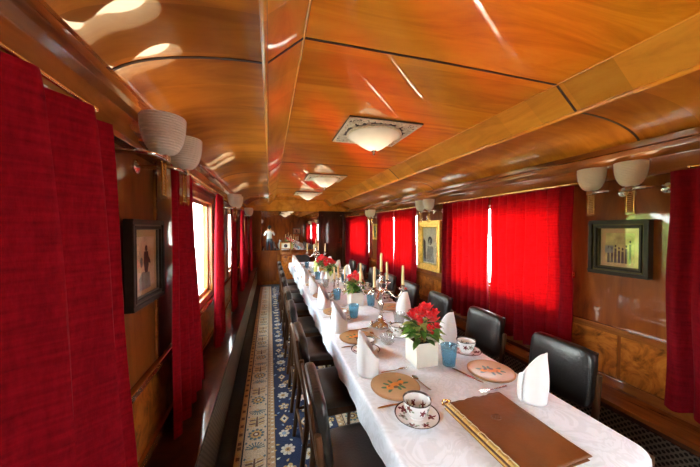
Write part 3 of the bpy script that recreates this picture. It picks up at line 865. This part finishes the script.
# porcelain with floral decals
def flower_pat(au,av,seed):
    rnd=random.Random(seed)
    sp=[]
    for i in range(7): sp.append((i/7+rnd.uniform(-.03,.03), rnd.uniform(.3,.65), rnd.uniform(.040,.055), i%3))
    def fn(u,v):
        for (cu,cv,r,k) in sp:
            du=(u-cu+.5)%1-.5; dv=(v-cv)*av/au
            d=math.hypot(du,dv); a=math.atan2(dv,du)
            rr=r*(.72+.28*cos(5*a))
            if d<rr*.35: return (1,2,1)[k]
            if d<rr: return (2,1,3)[k]
            if abs(du-.05)<.02 and abs(dv+.02)<.010: return 3
        return 0
    return fn
def make_cup():
    t=empty('teacup',(0,0,0))
    prof=[(0,.002),(.024,.002),(.026,0),(.029,.001),(.028,.008)]
    N0=len(prof)
    for i in range(17):
        u=i/16; prof.append((.031+.028*u**.55, .010+.066*u))
    top=len(prof)
    prof += [(.0585,.0772),(.0565,.0760)]
    for i in range(12):
        u=1-(i+1)/12; prof.append((.028+.0275*u**.55, .013+.062*u))
    prof.append((0,.012))
    pat=flower_pat(.33,.062,3); seg=84
    def mf(i,k):
        if top-2<=i<=top+1: return 4
        if N0<=i<top: return pat(k/seg,(i-N0)/16)
        if i>top+1: return pat(((k/seg)*1.0+.07)%1,1-(i-top-2)/14)
        return 0
    b=MB(); b.lathe(prof,seg,matfn=mf); b.build('bowl',['porc','decp','decb','decg','rim'],t)
    b=MB(); pth=[(.053,0,.060),(.068,0,.068),(.082,0,.062),(.084,0,.047),(.071,0,.032),(.046,0,.024)]
    b.tube(pth,[.0045,.004,.004,.004,.004,.0045],8); b.build('handle','porc',t)
    return t
def make_saucer():
    b=MB(); seg=96
    prof=[(0,.002),(.040,.002),(.042,0),(.046,.001),(.046,.004)]+[(.05+.042*q/8,.006+.014*(q/8)**1.2) for q in range(9)]
    top=len(prof); prof+= [(.0925,.0215),(.0905,.0222)]+[(.09-.045*q/14,.0215-.0145*(q/14)**.7) for q in range(1,15)]+[(.040,.0062),(0,.0062)]
    pat=flower_pat(.5,.045,9)
    def mf(i,k):
        if top-1<=i<=top+1: return 4
        if top+1<i<top+15: return pat(k/seg,1-(i-top-2)/13)
        return 0
    b.lathe(prof,seg,matfn=mf); return b.build('saucer',['porc','decp','decb','decg','rim'])
def make_napkin(seed):
    rnd=random.Random(seed); tw=rnd.uniform(-.2,.2); hh=.220+rnd.uniform(-.012,.012)
    def fn(u,v):
        a=-.25+u*(2*PI*1.22)
        pk=max(0.0,cos((a-PI*.95)*.5))
        g=pk*pk; rim=.085+(hh-.085)*(g*(2-g))**1.15
        if a>2*PI*.98: rim=.085+(.15-.085)*((a-2*PI*.98)/(2*PI*.24))
        z=rim*v
        f=z/hh
        rx=.050*(1-.40*f**1.6)+.0038*a/PI; ry=.058*(1-.62*f**1.7)+.0038*a/PI
        sk=.018*f*f; bl=1+.16*sin(PI*min(1,f*1.1)); rx*=bl; ry*=bl
        return (rx*cos(a)-sk, ry*sin(a)+tw*.05*f, z+.0015)
    b=MB(); b.grid(fn,56,16); return b.build('folded_napkin','napkin',recalc=False,solid=.0025,weld=False)
def make_spoon():
    b=MB()
    b.tube([(0,-.075,.006),(0,-.05,.004),(0,.0,.0045),(0,.03,.0065)],[.005,.0042,.0026,.0028],8,0,True,None,.5)
    b.sphere((0,.050,.007),.024,14,8,0,(.62,1,.24)); return b.build('teaspoon','steel')
def make_knife():
    t=empty('table_knife',(0,0,0))
    b=MB(); b.tube([(0,-.085,.005),(0,-.05,.0055),(0,-.005,.005)],[.0055,.006,.0045],8,0,True,None,.65); b.build('handle','steel',t)
    b=MB(); b.prism([(-.005,-.005),(.005,-.005),(.008,.03),(.008,.075),(.002,.098),(-.003,.09),(-.005,.05)],.003,.0045); b.build('blade','steel',t); return t
def make_fork():
    b=MB()
    b.tube([(0,-.080,.006),(0,-.05,.005),(0,.0,.004),(0,.03,.006)],[.005,.0042,.0026,.003],8,0,True,None,.5)
    b.prism([(-.004,.025),(.004,.025),(.0105,.042),(.0105,.052),(-.0105,.052),(-.0105,.042)],.0055,.0075)
    for q in range(4): b.tube([(-.0085+.0057*q,.050,.0065),(-.0085+.0057*q,.085,.0085)],[.0016,.001],6)
    return b.build('fork','steel')
def make_glass(mat):
    t=None; b=MB()
    prof=[(0,0),(.034,0),(.036,.003),(.040,.05),(.0475,.112),(.0485,.114),(.0465,.1145),(.0445,.110),(.037,.05),(.031,.012),(0,.010)]
    b.lathe(prof,36); return b.build('tumbler',mat)

plate=make_plate(); cup=make_cup(); saucer=make_saucer(); naps=[make_napkin(s) for s in range(3)]
spoon=make_spoon(); knife=make_knife(); fork=make_fork(); gblue=make_glass('blueg'); gclear=make_glass('clear')
used=set()
def place(o,loc,rz,lab,cat,group):
    if o.name in used: c=dup(o,loc,rz)
    else: c=o; used.add(o.name); c.location=loc; c.rotation_euler=(0,0,rz)
    tag(c,lab,cat,group); return c
rnd=random.Random(5)
for side in ('aisle','window'):
    for i,y in enumerate(Y0):
        o=ORD[i]; S='%s side, %s from the camera'%(side,o)
        if side=='aisle':
            P=(.594,y); K=(.512,y+.172); C=(.585,y-.23); SP=(.738,y+.0); KN=(.545,y-.128); F=(.660,y+.150); G=(.715,y-.19)
            flip=0
        else:
            P=(1.160,y-.01); K=(1.165,y-.262); C=(1.195,y+.235); SP=(1.012,y+.0); KN=(1.185,y+.125); F=(1.05,y-.15); G=(.995 if i<4 else 1.05,y+.13)
            flip=PI
        place(plate,(*P,ZT),rnd.uniform(-.25,.25)+(-1.3 if side=='aisle' else 1.5)+PI/2,'wooden plate with painted orange sprig, %s'%S,'plate','painted wooden plates')
        place(naps[(i+(1 if flip else 0))%3],(*K,ZT),(-.35+rnd.uniform(-.25,.25)) if not flip else (PI*.5+.35+rnd.uniform(-.25,.25)),'white napkin folded into a standing cone, %s'%S,'napkin','folded standing napkins')
        place(saucer,(*C,ZT),rnd.uniform(0,6),'floral porcelain saucer with a dark rim, %s'%S,'saucer','floral saucers')
        place(cup,(*C,ZT+.0065),(.75 if not flip else .3)+rnd.uniform(-.2,.2),'floral porcelain teacup with a dark rim, %s'%S,'cup','floral teacups')
        if side=='aisle':
            place(spoon,(*SP,ZT),.10+rnd.uniform(-.08,.08),'small steel teaspoon beside the wooden plate, %s'%S,'spoon','teaspoons')
        place(knife,(*KN,ZT) if side=='aisle' else (*SP,ZT),(PI/2+.03 if side=='aisle' else PI+.35)+0*rnd.random(),'slim steel table knife next to the wooden plate, %s'%S,'knife','table knives')
        place(fork,(*F,ZT),-PI/2+.05 if not flip else PI/2+.05,'steel fork by the wooden plate, %s'%S,'fork','forks')
        if side=='window' or i>=2:
            bl=(i+(0 if side=='window' else 1))%2==0 or (side=='aisle' and i==2)
            place(gblue if bl else gclear,(*G,ZT),0,'%s glass tumbler standing on the cloth, %s'%('blue' if bl else 'clear',S),'glass','tumblers on the table')

# clear bowl and sugar bowl in the middle
b=MB(); b.lathe([(0,0),(.03,0),(.033,.004),(.05,.02),(.056,.055),(.054,.056),(.047,.024),(.028,.009),(0,.008)],32)
tag(b.build('glass_bowl','clear',loc=(.775,1.765,ZT)),'clear glass bowl in front of the candelabrum foot','bowl')
s=dup(saucer,(.905,1.865,ZT),1.0); tag(s,'floral saucer in the middle of the table behind the near planter','saucer'); del s['group']
s=dup(cup,(.905,1.865,ZT+.0065),2.2); del s['group']; tag(s,'floral teacup in the middle of the table behind the near planter','cup')

# ================================================================== PLANTERS
def leaf(b,base,d,ln,w,mi,rnd,droop=.5):
    d=Vector(d).normalized(); side=d.cross(Vector((0,0,1)))
    if side.length<.05: side=Vector((1,0,0))
    side.normalize(); up=side.cross(d)
    vs=[];fs=[]
    nn=6
    for q in range(nn+1):
        u=q/nn; c=Vector(base)+d*ln*u+Vector((0,0,-droop*ln*u*u*.6))
        ww=w*sin(PI*min(1,u*.92+.06))**.8
        for s in (-1,0,1): vs.append(c+side*ww*s+up*(abs(s)*ww*.35))
    for q in range(nn):
        for s in range(2): a=q*3+s; fs.append((a,a+1,a+4,a+3))
    b.add(vs,fs,mi,True)
def make_planter():
    t=empty('potted_plant',(0,0,0))
    rnd=random.Random(21); h=.138; w=.069
    b=MB(); 
    vs=[]
    for (s_,z) in ((.96,0),(1.0,.004),(1.0,h),(.92,h),(.92,h-.03)):
        vs += [(-w*s_,-w*s_,z),(w*s_,-w*s_,z),(w*s_,w*s_,z),(-w*s_,w*s_,z)]
    fs=[(3,2,1,0)]
    for k in range(4):
        for q in range(4): fs.append((k*4+q,k*4+(q+1)%4,(k+1)*4+(q+1)%4,(k+1)*4+q))
    fs.append((16,17,18,19))
    b.add(vs,fs); b.build('pot','potw',t,bevel=.0025)
    b=MB(); b.grid(lambda u,v:((u-.5)*.125,(v-.5)*.125,h-.018+.006*sin(u*11)*cos(v*9)),8,8); b.build('soil','soil',t)
    b=MB()
    for q in range(14):
        a=rnd.uniform(0,2*PI); r=rnd.uniform(.0,.03); e=rnd.uniform(.02,.06)
        b.tube([(r*cos(a),r*sin(a),h-.02),(r*1.2*cos(a)+.01,r*1.2*sin(a),h+.05),(e*cos(a+.4),e*sin(a+.4),h+.15)],[.004,.003,.002],6)
    b.build('stems','stem',t)
    b=MB()
    for q in range(100):
        a=rnd.uniform(0,2*PI); el=rnd.uniform(-.15,1.0)
        d=(cos(a)*cos(el),sin(a)*cos(el),sin(el))
        r=rnd.uniform(.01,.045); base=(r*cos(a),r*sin(a),h+rnd.uniform(.0,.10))
        leaf(b,base,d,rnd.uniform(.07,.12),rnd.uniform(.015,.026),0 if rnd.random()<.62 else 1,rnd,rnd.uniform(.2,.9))
    b.build('foliage',['leaf','leafl'],t,recalc=False,weld=False)
    first=None
    spots=[(0.01,0,.262),(.045,.015,.235),(-.035,.02,.235),(.015,-.042,.225),(.055,-.035,.20),(-.045,-.03,.21),(.01,.05,.225),(-.015,-.015,.248),(.035,-.065,.175),(.0,-.07,.165),(.065,.02,.19),(-.06,.0,.22),(.03,-.02,.27),(.075,-.01,.225)]
    spots=[(x*1.15,y*1.15,z+.045) for x,y,z in spots]
    for k_,(x,y,z) in enumerate(spots):
        if first is None:
            b=MB()
            for q in range(16):
                a=2*PI*q/16*2.4+rnd.uniform(-.2,.2); el=.15+1.25*(q/16)
                d=Vector((cos(a)*cos(el),sin(a)*cos(el),sin(el)))
                leaf(b,d*.006,d,.038,.017,0,rnd,-.4+.6*rnd.random())
            first=b.build('blossom','red',t,loc=(x,y,z),recalc=False,weld=False)
        else:
            c=first.copy(); COL.objects.link(c); c.parent=t; c.location=(x,y,z); c.rotation_euler=(rnd.uniform(-.5,.5),rnd.uniform(-.5,.5),rnd.uniform(0,6)); s_=rnd.uniform(.8,1.1); c.scale=(s_,)*3
    return t
pl=make_planter()
tag(pl,'white square pot with red flowers, nearest, beside the blue tumbler','potted flower','white square flower pots'); pl.location=(.858,1.462,ZT)
for (y,rz,lab,x) in ((2.755,1.57,'white square pot of red flowers just behind the five-candle candelabrum',.845),(4.08,3.14,'white square pot of red flowers, third along the table',.87),(4.74,4.71,'white square pot of red flowers, farthest along the table',.86)):
    dup(pl,(x,y,ZT),rz,None,lab)

# ================================================================== CANDELABRA
ang0=-16*PI/180
def make_candelabrum():
    t=empty('candelabrum',(0,0,0))
    b=MB(); b.lathe([(0,0),(.088,0),(.092,.006),(.080,.014),(.055,.022),(.036,.040),(.020,.060),(.014,.066),(0,.066)],36)
    for q in range(8):
        a=2*PI*q/8; b.sphere((.084*cos(a),.084*sin(a),.013),.012,8,6)
    b.build('base','silver',t)
    b=MB(); b.lathe([(.014,.064),(.020,.072),(.016,.085),(.011,.11),(.014,.14),(.022,.165),(.024,.18),(.013,.20),(.012,.235),(.022,.25),(.028,.265),(.022,.28),(.013,.295),(.013,.34),(.022,.355),(.014,.37),(.012,.40)],20); b.build('stem','silver',t)
    b=MB(); b.lathe([(.010,.398),(.034,.404),(.036,.410),(.014,.412),(.015,.436),(.019,.440),(.0115,.441),(.0115,.425),(0,.425)],18); b.build('candle_cup','silver',t)
    for q in range(4):
        a=-.68+q*PI/2
        T=Matrix.Rotation(a,4,'Z')
        pth=[]
        for s in range(19):
            u=s/18; x=.012+.166*u; z=.255+.050*sin(PI*1.75*u+.35)*(1-.25*u)-.017+ .085*u*u
            pth.append((x,0,z))
        zc=pth[-1][2]
        b=MB(); b.tube(pth,[.008-.003*s/18 for s in range(19)],8,0,True,T)
        sp=[]
        for s in range(16):
            w=s/15*2.4*PI; r=.026*(1-.8*s/15); sp.append((.085+r*cos(w+1.2),0,.262+r*sin(w+1.2)))
        b.tube(sp,.0042,6,0,True,T)
        arm=b.build('arm','silver',t)
        b=MB(); b.lathe([(.006,zc-.008),(.032,zc+.006),(.034,zc+.012),(.012,zc+.013),(.013,zc+.036),(.018,zc+.040),(.0115,zc+.041),(.0115,zc+.026),(0,zc+.026)],18,T=T@Matrix.Translation((.178,0,0))); b.build('candle_cup','silver',arm)
    return t, zc+.026
cd,zc=make_candelabrum()
cands=[]
def make_candle():
    t=empty('taper_candle',(0,0,0))
    b=MB(); b.lathe([(0,0),(.0108,0),(.0108,.02),(.0100,.150),(.0085,.164),(.003,.168),(0,.168)],16); b.build('wax','candle',t)
    b=MB(); b.tube([(0,0,.165),(.001,0,.172),(.002,0,.178)],.0011,5); b.build('wick','wick',t)
    return t
cn=make_candle(); candused=[False]
def candle(loc,lab,g):
    if not candused[0]: cn.location=loc; c=cn; candused[0]=True
    else: c=dup(cn,loc,0)
    tag(c,lab,'candle',g)
for (x,y,rz,which) in ((.868,2.11,0,'near'),(.865,5.40,.3,'far')):
    if which=='near': c=cd; c.location=(x,y,ZT)
    else: c=dup(cd,(x,y,ZT),rz)
    tag(c,'ornate silver five-branch candelabrum %s'%('between the two nearest flower pots' if which=='near' else 'at the far part of the table'),'candelabrum','silver candelabra')
    candle((x,y,ZT+.425),'cream candle in the middle cup of the %s candelabrum, tallest'%which,'candles in the candelabra')
    for q,nm in enumerate(('right hand','back','left hand','front')):
        a=-.68+q*PI/2+rz
        candle((x+.178*cos(a),y+.178*sin(a),ZT+zc),'cream candle in the %s cup of the %s candelabrum'%(nm,which),'candles in the candelabra')
# three low candlesticks between second and third planter
b=MB(); b.lathe([(0,0),(.042,0),(.044,.005),(.03,.014),(.012,.03),(.010,.06),(.016,.08),(.009,.10),(.010,.13),(.026,.142),(.026,.147),(.013,.148),(.014,.166),(.0115,.167),(.0115,.15),(0,.15)],22)
cs0=b.build('candlestick','silver')
for q,(x,y,nm) in enumerate(((.76,3.36,'left'),(.83,3.44,'middle'),(.895,3.36,'right'))):
    c=cs0 if q==0 else dup(cs0); c.location=(x,y,ZT)
    tag(c,'small silver candlestick between the second and third flower pots, %s of three'%nm,'candlestick','small candlesticks')
    candle((x,y,ZT+.15),'cream candle on the %s small candlestick past the second flower pot'%nm,'candles on the small candlesticks')

# ================================================================== FAR TABLE OBJECTS
t=empty('jug',(.82,5.10,ZT),0,'lime yellow jug standing near the far end of the table','jug')
b=MB(); b.lathe([(0,0),(.05,0),(.062,.03),(.064,.08),(.052,.13),(.045,.165),(.052,.19),(.048,.19),(.041,.165),(.05,.12),(.055,.03),(0,.01)],28); b.build('jug_body','tintl',t)
b=MB(); b.tube([(.045,0,.17),(.085,0,.165),(.098,0,.12),(.085,0,.07),(.06,0,.055)],.007,8); b.build('handle','tintl',t)
t=empty('flower_vase',(.80,4.42,ZT),0,'small vase of orange flowers near the far end of the table','vase')
b=MB(); b.lathe([(0,0),(.03,0),(.04,.03),(.035,.07),(.028,.09),(.034,.10),(.030,.10),(.024,.09),(.03,.06),(.03,.02),(0,.01)],24); b.build('vase_body','porc',t)
b=MB(); r2=random.Random(3)
for q in range(26):
    a=r2.uniform(0,2*PI); el=r2.uniform(.1,1.3); d=Vector((cos(a)*cos(el),sin(a)*cos(el),sin(el)))
    leaf(b,Vector((0,0,.10))+d*.03,d,.05,.018,0 if q%4 else 1,r2,.2)
b.build('blooms',['orangef','leafl'],t,recalc=False,weld=False)

# ================================================================== LEATHER BOOK
t=empty('leather_book',(.885,.862,ZT),.03,'large brown leather bound book lying on the near end of the tablecloth','book')
bw,bh=.150,.192
b=MB(); b.box((-bw,-bh,.0015),(bw,bh,.0045)); b.build('back_cover','leather',t,bevel=.001)
b=MB(); b.box((-bw+.004,-bh+.008,.0046),(bw-.008,bh-.008,.0165)); 
for q in range(5): b.box((-bw+.001+.0006*q,-bh+.006,.005+.0022*q),(-bw+.006,bh-.006,.0062+.0022*q))
b.build('page_block','pages',t)
def cov(u,v):
    x=-bw+.030+u*(2*bw-.026); y=-bh-.004+v*(2*bh+.008)
    z=.0175+.0035*sin(u*PI)*.5+.0012*sin(9*u+5*v)+.001*sin(13*v+2)
    edge=.0025*(sin(v*23)+sin(v*9.3)) if u<.01 else 0
    edge2=.003*sin(u*17)+.002*sin(u*41) if v>.99 else 0
    return (x+edge,y+edge2,z)
b=MB(); b.grid(cov,26,30); b.build('front_cover','leather',t,recalc=False,solid=.003)
b=MB(); b.tube([(-bw+.014,-bh,.0195),(-bw+.014,bh-.002,.0195)],.006,8); b.build('spine_roll','pages',t)
b=MB(); pth=[(-bw+.028+.0015*sin(q*1.7),-bh+.002+q*(2*bh-.004)/40,.0225+.001*sin(q*1.1)) for q in range(41)]; b.tube(pth,.0016,6)
for q in range(9): 
    y=-bh+.02+q*.043; b.tube([(-bw+.006,y,.022),(-bw+.014,y+.003,.0265),(-bw+.03,y+.006,.0225)],.0013,6)
b.build('stitching','cord',t)
b=MB(); b.tube([(-bw+.002,-bh,.0185),(-bw+.002,bh,.0185)],.004,6); b.build('spine_edge','leatherd',t)
b=MB(); pth=[(.0+.020*cos(a)*(1+.12*sin(3*a)),.055+.016*sin(a),.0228) for a in [2*PI*q/24 for q in range(25)]]; b.tube(pth,.0018,5)
b.tube([(-.010,.05,.0228),(0,.062,.023),(.010,.05,.0228)],.0012,5); b.tube([(-.006,.046,.0228),(.012,.062,.0228)],.0010,5)
b.build('tooled_emblem','leatherd',t)
b=MB(); b.prism([(bw-.045,bh-.01),(bw-.025,bh-.012),(bw-.018,bh+.016),(bw-.036,bh+.018)],.006,.012); b.build('ribbon_marker','bluep',t)
# brass buckle by the book corner
b=MB(); pth=[(.018*cos(a),.018*sin(a),.0035) for a in [2*PI*q/20 for q in range(21)]]; b.tube(pth,.003,6); b.box((-.03,-.006,.0),(.03,.006,.002)); 
tag(b.build('brass_ring','brass',loc=(.765,1.085,ZT),rot=(0,0,.4)),'small brass ring on the cloth at the corner of the leather book','ring')

# ================================================================== FAR END FURNITURE
t=empty('sideboard',(.60,YF-.16,0),0,'low wooden sideboard under the mirror behind the table','sideboard')
b=MB(); b.box((-.32,-.125,0),(.42,.125,.84)); b.build('carcass','wall',t,bevel=.004)
b=MB(); b.box((-.34,-.14,.841),(.44,.13,.865)); b.build('worktop','trimw',t,bevel=.004)
for s in (-1,1):
    x=.05+s*.18
    d=MB().box((x-.165,-.135,.08),(x+.165,-.126,.80)).build('door','burl',t,bevel=.003)
    MB().sphere((x-s*.13,-.142,.48),.012,10,8).build('knob','brass',d)
t=empty('photo_frame',(.42,YF-.18,.8655),0,'small light wooden frame standing on the sideboard before the mirror','frame')
b=MB(); 
for (a,c) in (((-.15,-.015,0),(.15,.015,.035)),((-.15,-.015,.285),(.15,.015,.32)),((-.15,-.015,.035),(-.115,.015,.285)),((.115,-.015,.035),(.15,.015,.285)),((-.115,-.012,.12),(.115,.012,.14))): b.box(a,c)
b.build('frame','winw',t,bevel=.003)
b=MB(); b.box((-.115,.002,.14),(.115,.006,.285)); b.build('print','printw',t)
b=MB(); b.prism(ell(0,.21,.05,.05),.0,.001,0,Matrix(((1,0,0,0),(0,0,-1,.002),(0,1,0,0),(0,0,0,1)))); b.build('print_figure','ink',t)

# ================================================================== PHOTOGRAPHER (seen in the mirror)
def person():
    t=empty('person',(-.02,-.40,0),0,'photographer in a pale blue shirt raising a camera, reflected in the mirror','person')
    P={}; V=[]; R=[]; E=[]
    def jv(n,co,r,p=None):
        P[n]=len(V); V.append(co); R.append(r)
        if p: E.append((P[p],P[n]))
    jv('pel',(0,0,.92),(.155,.115)); jv('wai',(0,0,1.06),(.135,.095),'pel'); jv('che',(0,0,1.24),(.165,.11),'wai'); jv('nb',(0,.0,1.39),(.10,.075),'che'); jv('nk',(0,.02,1.46),(.052,.055),'nb')
    jv('hd0',(0,.035,1.53),(.068,.080),'nk'); jv('hd1',(0,.035,1.60),(.076,.092),'hd0'); jv('hd2',(0,.03,1.665),(.060,.075),'hd1')
    for s,n in ((-1,'l'),(1,'r')):
        jv('sh'+n,(s*.19,0,1.36),(.062,.062),'nb'); jv('el'+n,(s*.27,.13,1.17),(.043,.043),'sh'+n); jv('wr'+n,(s*.11,.275,1.40),(.028,.028),'el'+n); jv('hn'+n,(s*.085,.285,1.475),(.034,.022),'wr'+n)
        for q,(dx,dy,dz) in enumerate(((-.012,.02,.05),(-.020,.025,.028),(-.024,.024,.006),(-.024,.020,-.014))):
            jv('f%d'%q+n,(s*(.085+dx*.7),.285+dy,1.49+dz),(.010,.010),'hn'+n); jv('g%d'%q+n,(s*(.085+dx*1.9),.285+dy*1.25,1.494+dz),(.008,.008),'f%d'%q+n)
        jv('th'+n,(s*.075,.255,1.50),(.011,.011),'hn'+n); jv('tt'+n,(s*.055,.25,1.525),(.009,.009),'th'+n)
        jv('hp'+n,(s*.095,0,.86),(.105,.105),'pel'); jv('kn'+n,(s*.11,.02,.48),(.060,.065),'hp'+n); jv('an'+n,(s*.115,-.01,.09),(.042,.045),'kn'+n); jv('to'+n,(s*.125,.13,.035),(.040,.032),'an'+n)
    me=bpy.data.meshes.new('body'); me.from_pydata(V,E,[]); o=bpy.data.objects.new('body_tmp',me); COL.objects.link(o)
    o.modifiers.new('skin','SKIN'); sub=o.modifiers.new('sub','SUBSURF'); sub.levels=1
    if not me.skin_vertices: me.attributes  # layer is created with the modifier
    bm=bmesh.new(); bm.from_mesh(me); lay=bm.verts.layers.skin.verify(); bm.verts.ensure_lookup_table()
    for i,v in enumerate(bm.verts): v[lay].radius=R[i]; v[lay].use_root=(i==0)
    bm.to_mesh(me); bm.free()
    dg=bpy.context.evaluated_depsgraph_get(); dg.update()
    me2=bpy.data.meshes.new_from_object(o.evaluated_get(dg)); bpy.data.objects.remove(o)
    for q in ('skin','shirt','trous','cam'): me2.materials.append(M[q])
    for p in me2.polygons:
        c=p.center; p.use_smooth=True
        if c.z<.10: p.material_index=3
        elif c.z<.95: p.material_index=2
        elif c.z<1.425 and not (c.y>.25 and c.z>1.36): p.material_index=1
        else: p.material_index=0
    bo=bpy.data.objects.new('body',me2); COL.objects.link(bo); bo.parent=t
    b=MB(); b.sphere((0,.018,1.635),.105,20,12,0,(.86,1.0,.98)); b.sphere((0,-.035,1.57),.085,16,10,0,(.95,.8,1.2)); b.build('hair','hair',bo)
    b=MB(); b.sphere((0,.125,1.575),.018,10,8,0,(.8,1,1.3))
    for s in (-1,1): b.sphere((s*.080,.03,1.575),.024,10,8,0,(.4,.7,1.2))
    b.build('nose_and_ears','skin',bo)
    # camera in hands
    c=empty('camera',(-.02,-.40,0),0,'black camera held to the face of the photographer reflected in the mirror','camera')
    b=MB(); b.box((-.07,.155,1.49),(.07,.215,1.585)); b.box((-.03,.16,1.585),(.03,.21,1.615)); b.build('camera_body','cam',c,bevel=.008)
    b=MB(); b.lathe([(.0,0),(.034,0),(.036,.05),(.039,.07),(.034,.07),(.028,.055),(0,.05)],24,T=Matrix.Translation((0,.215,1.535)) @ Matrix.Rotation(-PI/2,4,'X')); b.build('lens','cam',c)
person()

# ================================================================== OUTSIDE
b=MB(); b.box((-40,-30,-1.3),(40,40,-1.2)); o=b.build('ground','gravel_bounce'); struct(o)  # unseen ground, kept pale to bounce daylight up to the ceiling
def tree(x,y,h,seed,lab):
    rnd=random.Random(seed); t=empty('garden_tree',(x,y,-1.2),0,lab,'tree','trees outside the left windows')
    b=MB(); b.tube([(0,0,0),(.05,.02,h*.3),(0,0,h*.6)],[.16,.12,.07],10); b.build('trunk','bark',t)
    b=MB()
    for q in range(16):
        a=rnd.uniform(0,6.28); r=rnd.uniform(.1,.95); z=rnd.uniform(.28,.9)*h; s=rnd.uniform(.5,.85)
        c=Vector((r*cos(a),r*sin(a),z)); vs=[];fs=[]
        bm=bmesh.new(); bmesh.ops.create_icosphere(bm,subdivisions=3,radius=s)
        for v in bm.verts: v.co*= 1+.16*sin(v.co.x*9+q)*sin(v.co.y*8+q*2)*sin(v.co.z*10)+rnd.uniform(-.08,.08)
        b.add([c+v.co for v in bm.verts],[[v.index for v in f.verts] for f in bm.faces],0,False); bm.free()
    b.build('crown','foliage',t,weld=False,recalc=False)
for q,(x,y,h,lab) in enumerate(((-9.2,-3.6,3.2,'green tree outside the left windows behind the camera'),(-9.4,.4,3.0,'green tree outside the left windows, level with the camera'),
        (-9.0,4.2,3.3,'green tree outside, seen through the nearest gap in the left curtains'),(-9.3,7.6,3.1,'green tree outside past the first bright left window'),
        (-9.0,11.2,3.4,'green tree outside past the middle left window'),(-9.4,15.0,3.2,'farthest green tree outside the left windows'))):
    tree(x,y,h,q+1,lab)

# ================================================================== LIGHT
w=bpy.data.worlds.new('World'); sc.world=w; w.use_nodes=True; nt=w.node_tree
for n_ in list(nt.nodes): nt.nodes.remove(n_)
out=nt.nodes.new('ShaderNodeOutputWorld'); bg=nt.nodes.new('ShaderNodeBackground')
tc=nt.nodes.new('ShaderNodeTexCoord'); sp=nt.nodes.new('ShaderNodeSeparateXYZ'); nt.links.new(tc.outputs['Generated'],sp.inputs[0])
r=nt.nodes.new('ShaderNodeValToRGB'); r.color_ramp.elements[0].position=.45; r.color_ramp.elements[0].color=(.92,.95,.92,1); r.color_ramp.elements[1].position=1; r.color_ramp.elements[1].color=(.70,.83,1.0,1)
mr_=nt.nodes.new('ShaderNodeMapRange'); mr_.inputs[1].default_value=-1; nt.links.new(sp.outputs[2],mr_.inputs[0]); nt.links.new(mr_.outputs[0],r.inputs[0])
nt.links.new(r.outputs[0],bg.inputs[0]); bg.inputs[1].default_value=33.0; nt.links.new(bg.outputs[0],out.inputs[0])
sl=bpy.data.lights.new('sun','SUN'); sl.energy=22; sl.angle=.01; sl.color=(1,.93,.82)
so=bpy.data.objects.new('sun',sl); COL.objects.link(so)
d=Vector((-.78,-.30,-.42)); so.rotation_euler=d.to_track_quat('-Z','Y').to_euler()

# dim fill lights added inside the car's wall and ceiling lamps
for sx,xw in ((1,XL),(-1,XR)):
    for i,c in enumerate(PAN):
        for q in (0,1):
            pl_=bpy.data.lights.new('sconce_fill','POINT'); pl_.energy=.5; pl_.color=(1,.80,.55); pl_.shadow_soft_size=.05
            o=bpy.data.objects.new('sconce_fill',pl_); COL.objects.link(o); o.location=(xw+sx*.165,SY(sx,i,q),(1.815 if sx>0 and i==0 else 1.785)+.085)
for y in (.02,2.18,4.32,6.36):
    pl_=bpy.data.lights.new('ceiling_fill','POINT'); pl_.energy=1.2; pl_.color=(1,.84,.62); pl_.shadow_soft_size=.04
    o=bpy.data.objects.new('ceiling_fill',pl_); COL.objects.link(o); o.location=(XC,y,2.27)

# ================================================================== CAMERA
cd_=bpy.data.cameras.new('camera_view'); cd_.sensor_width=36; cd_.lens=280*36/700; cd_.clip_start=.02
co=bpy.data.objects.new('camera_view',cd_); COL.objects.link(co); co.location=(0,0,1.55)
co.rotation_euler=(math.radians(90-1.02),0,math.radians(-16))
sc.camera=co
sc.view_settings.view_transform='Standard'; sc.view_settings.look='None'; sc.view_settings.gamma=1; sc.view_settings.exposure=0.28
sc.view_settings.use_curve_mapping=False
cy=sc.cycles
cy.max_bounces=10; cy.diffuse_bounces=5; cy.glossy_bounces=5; cy.transparent_max_bounces=12; cy.transmission_bounces=6
cy.use_denoising=True; cy.sample_clamp_indirect=8; cy.caustics_reflective=False; cy.caustics_refractive=False
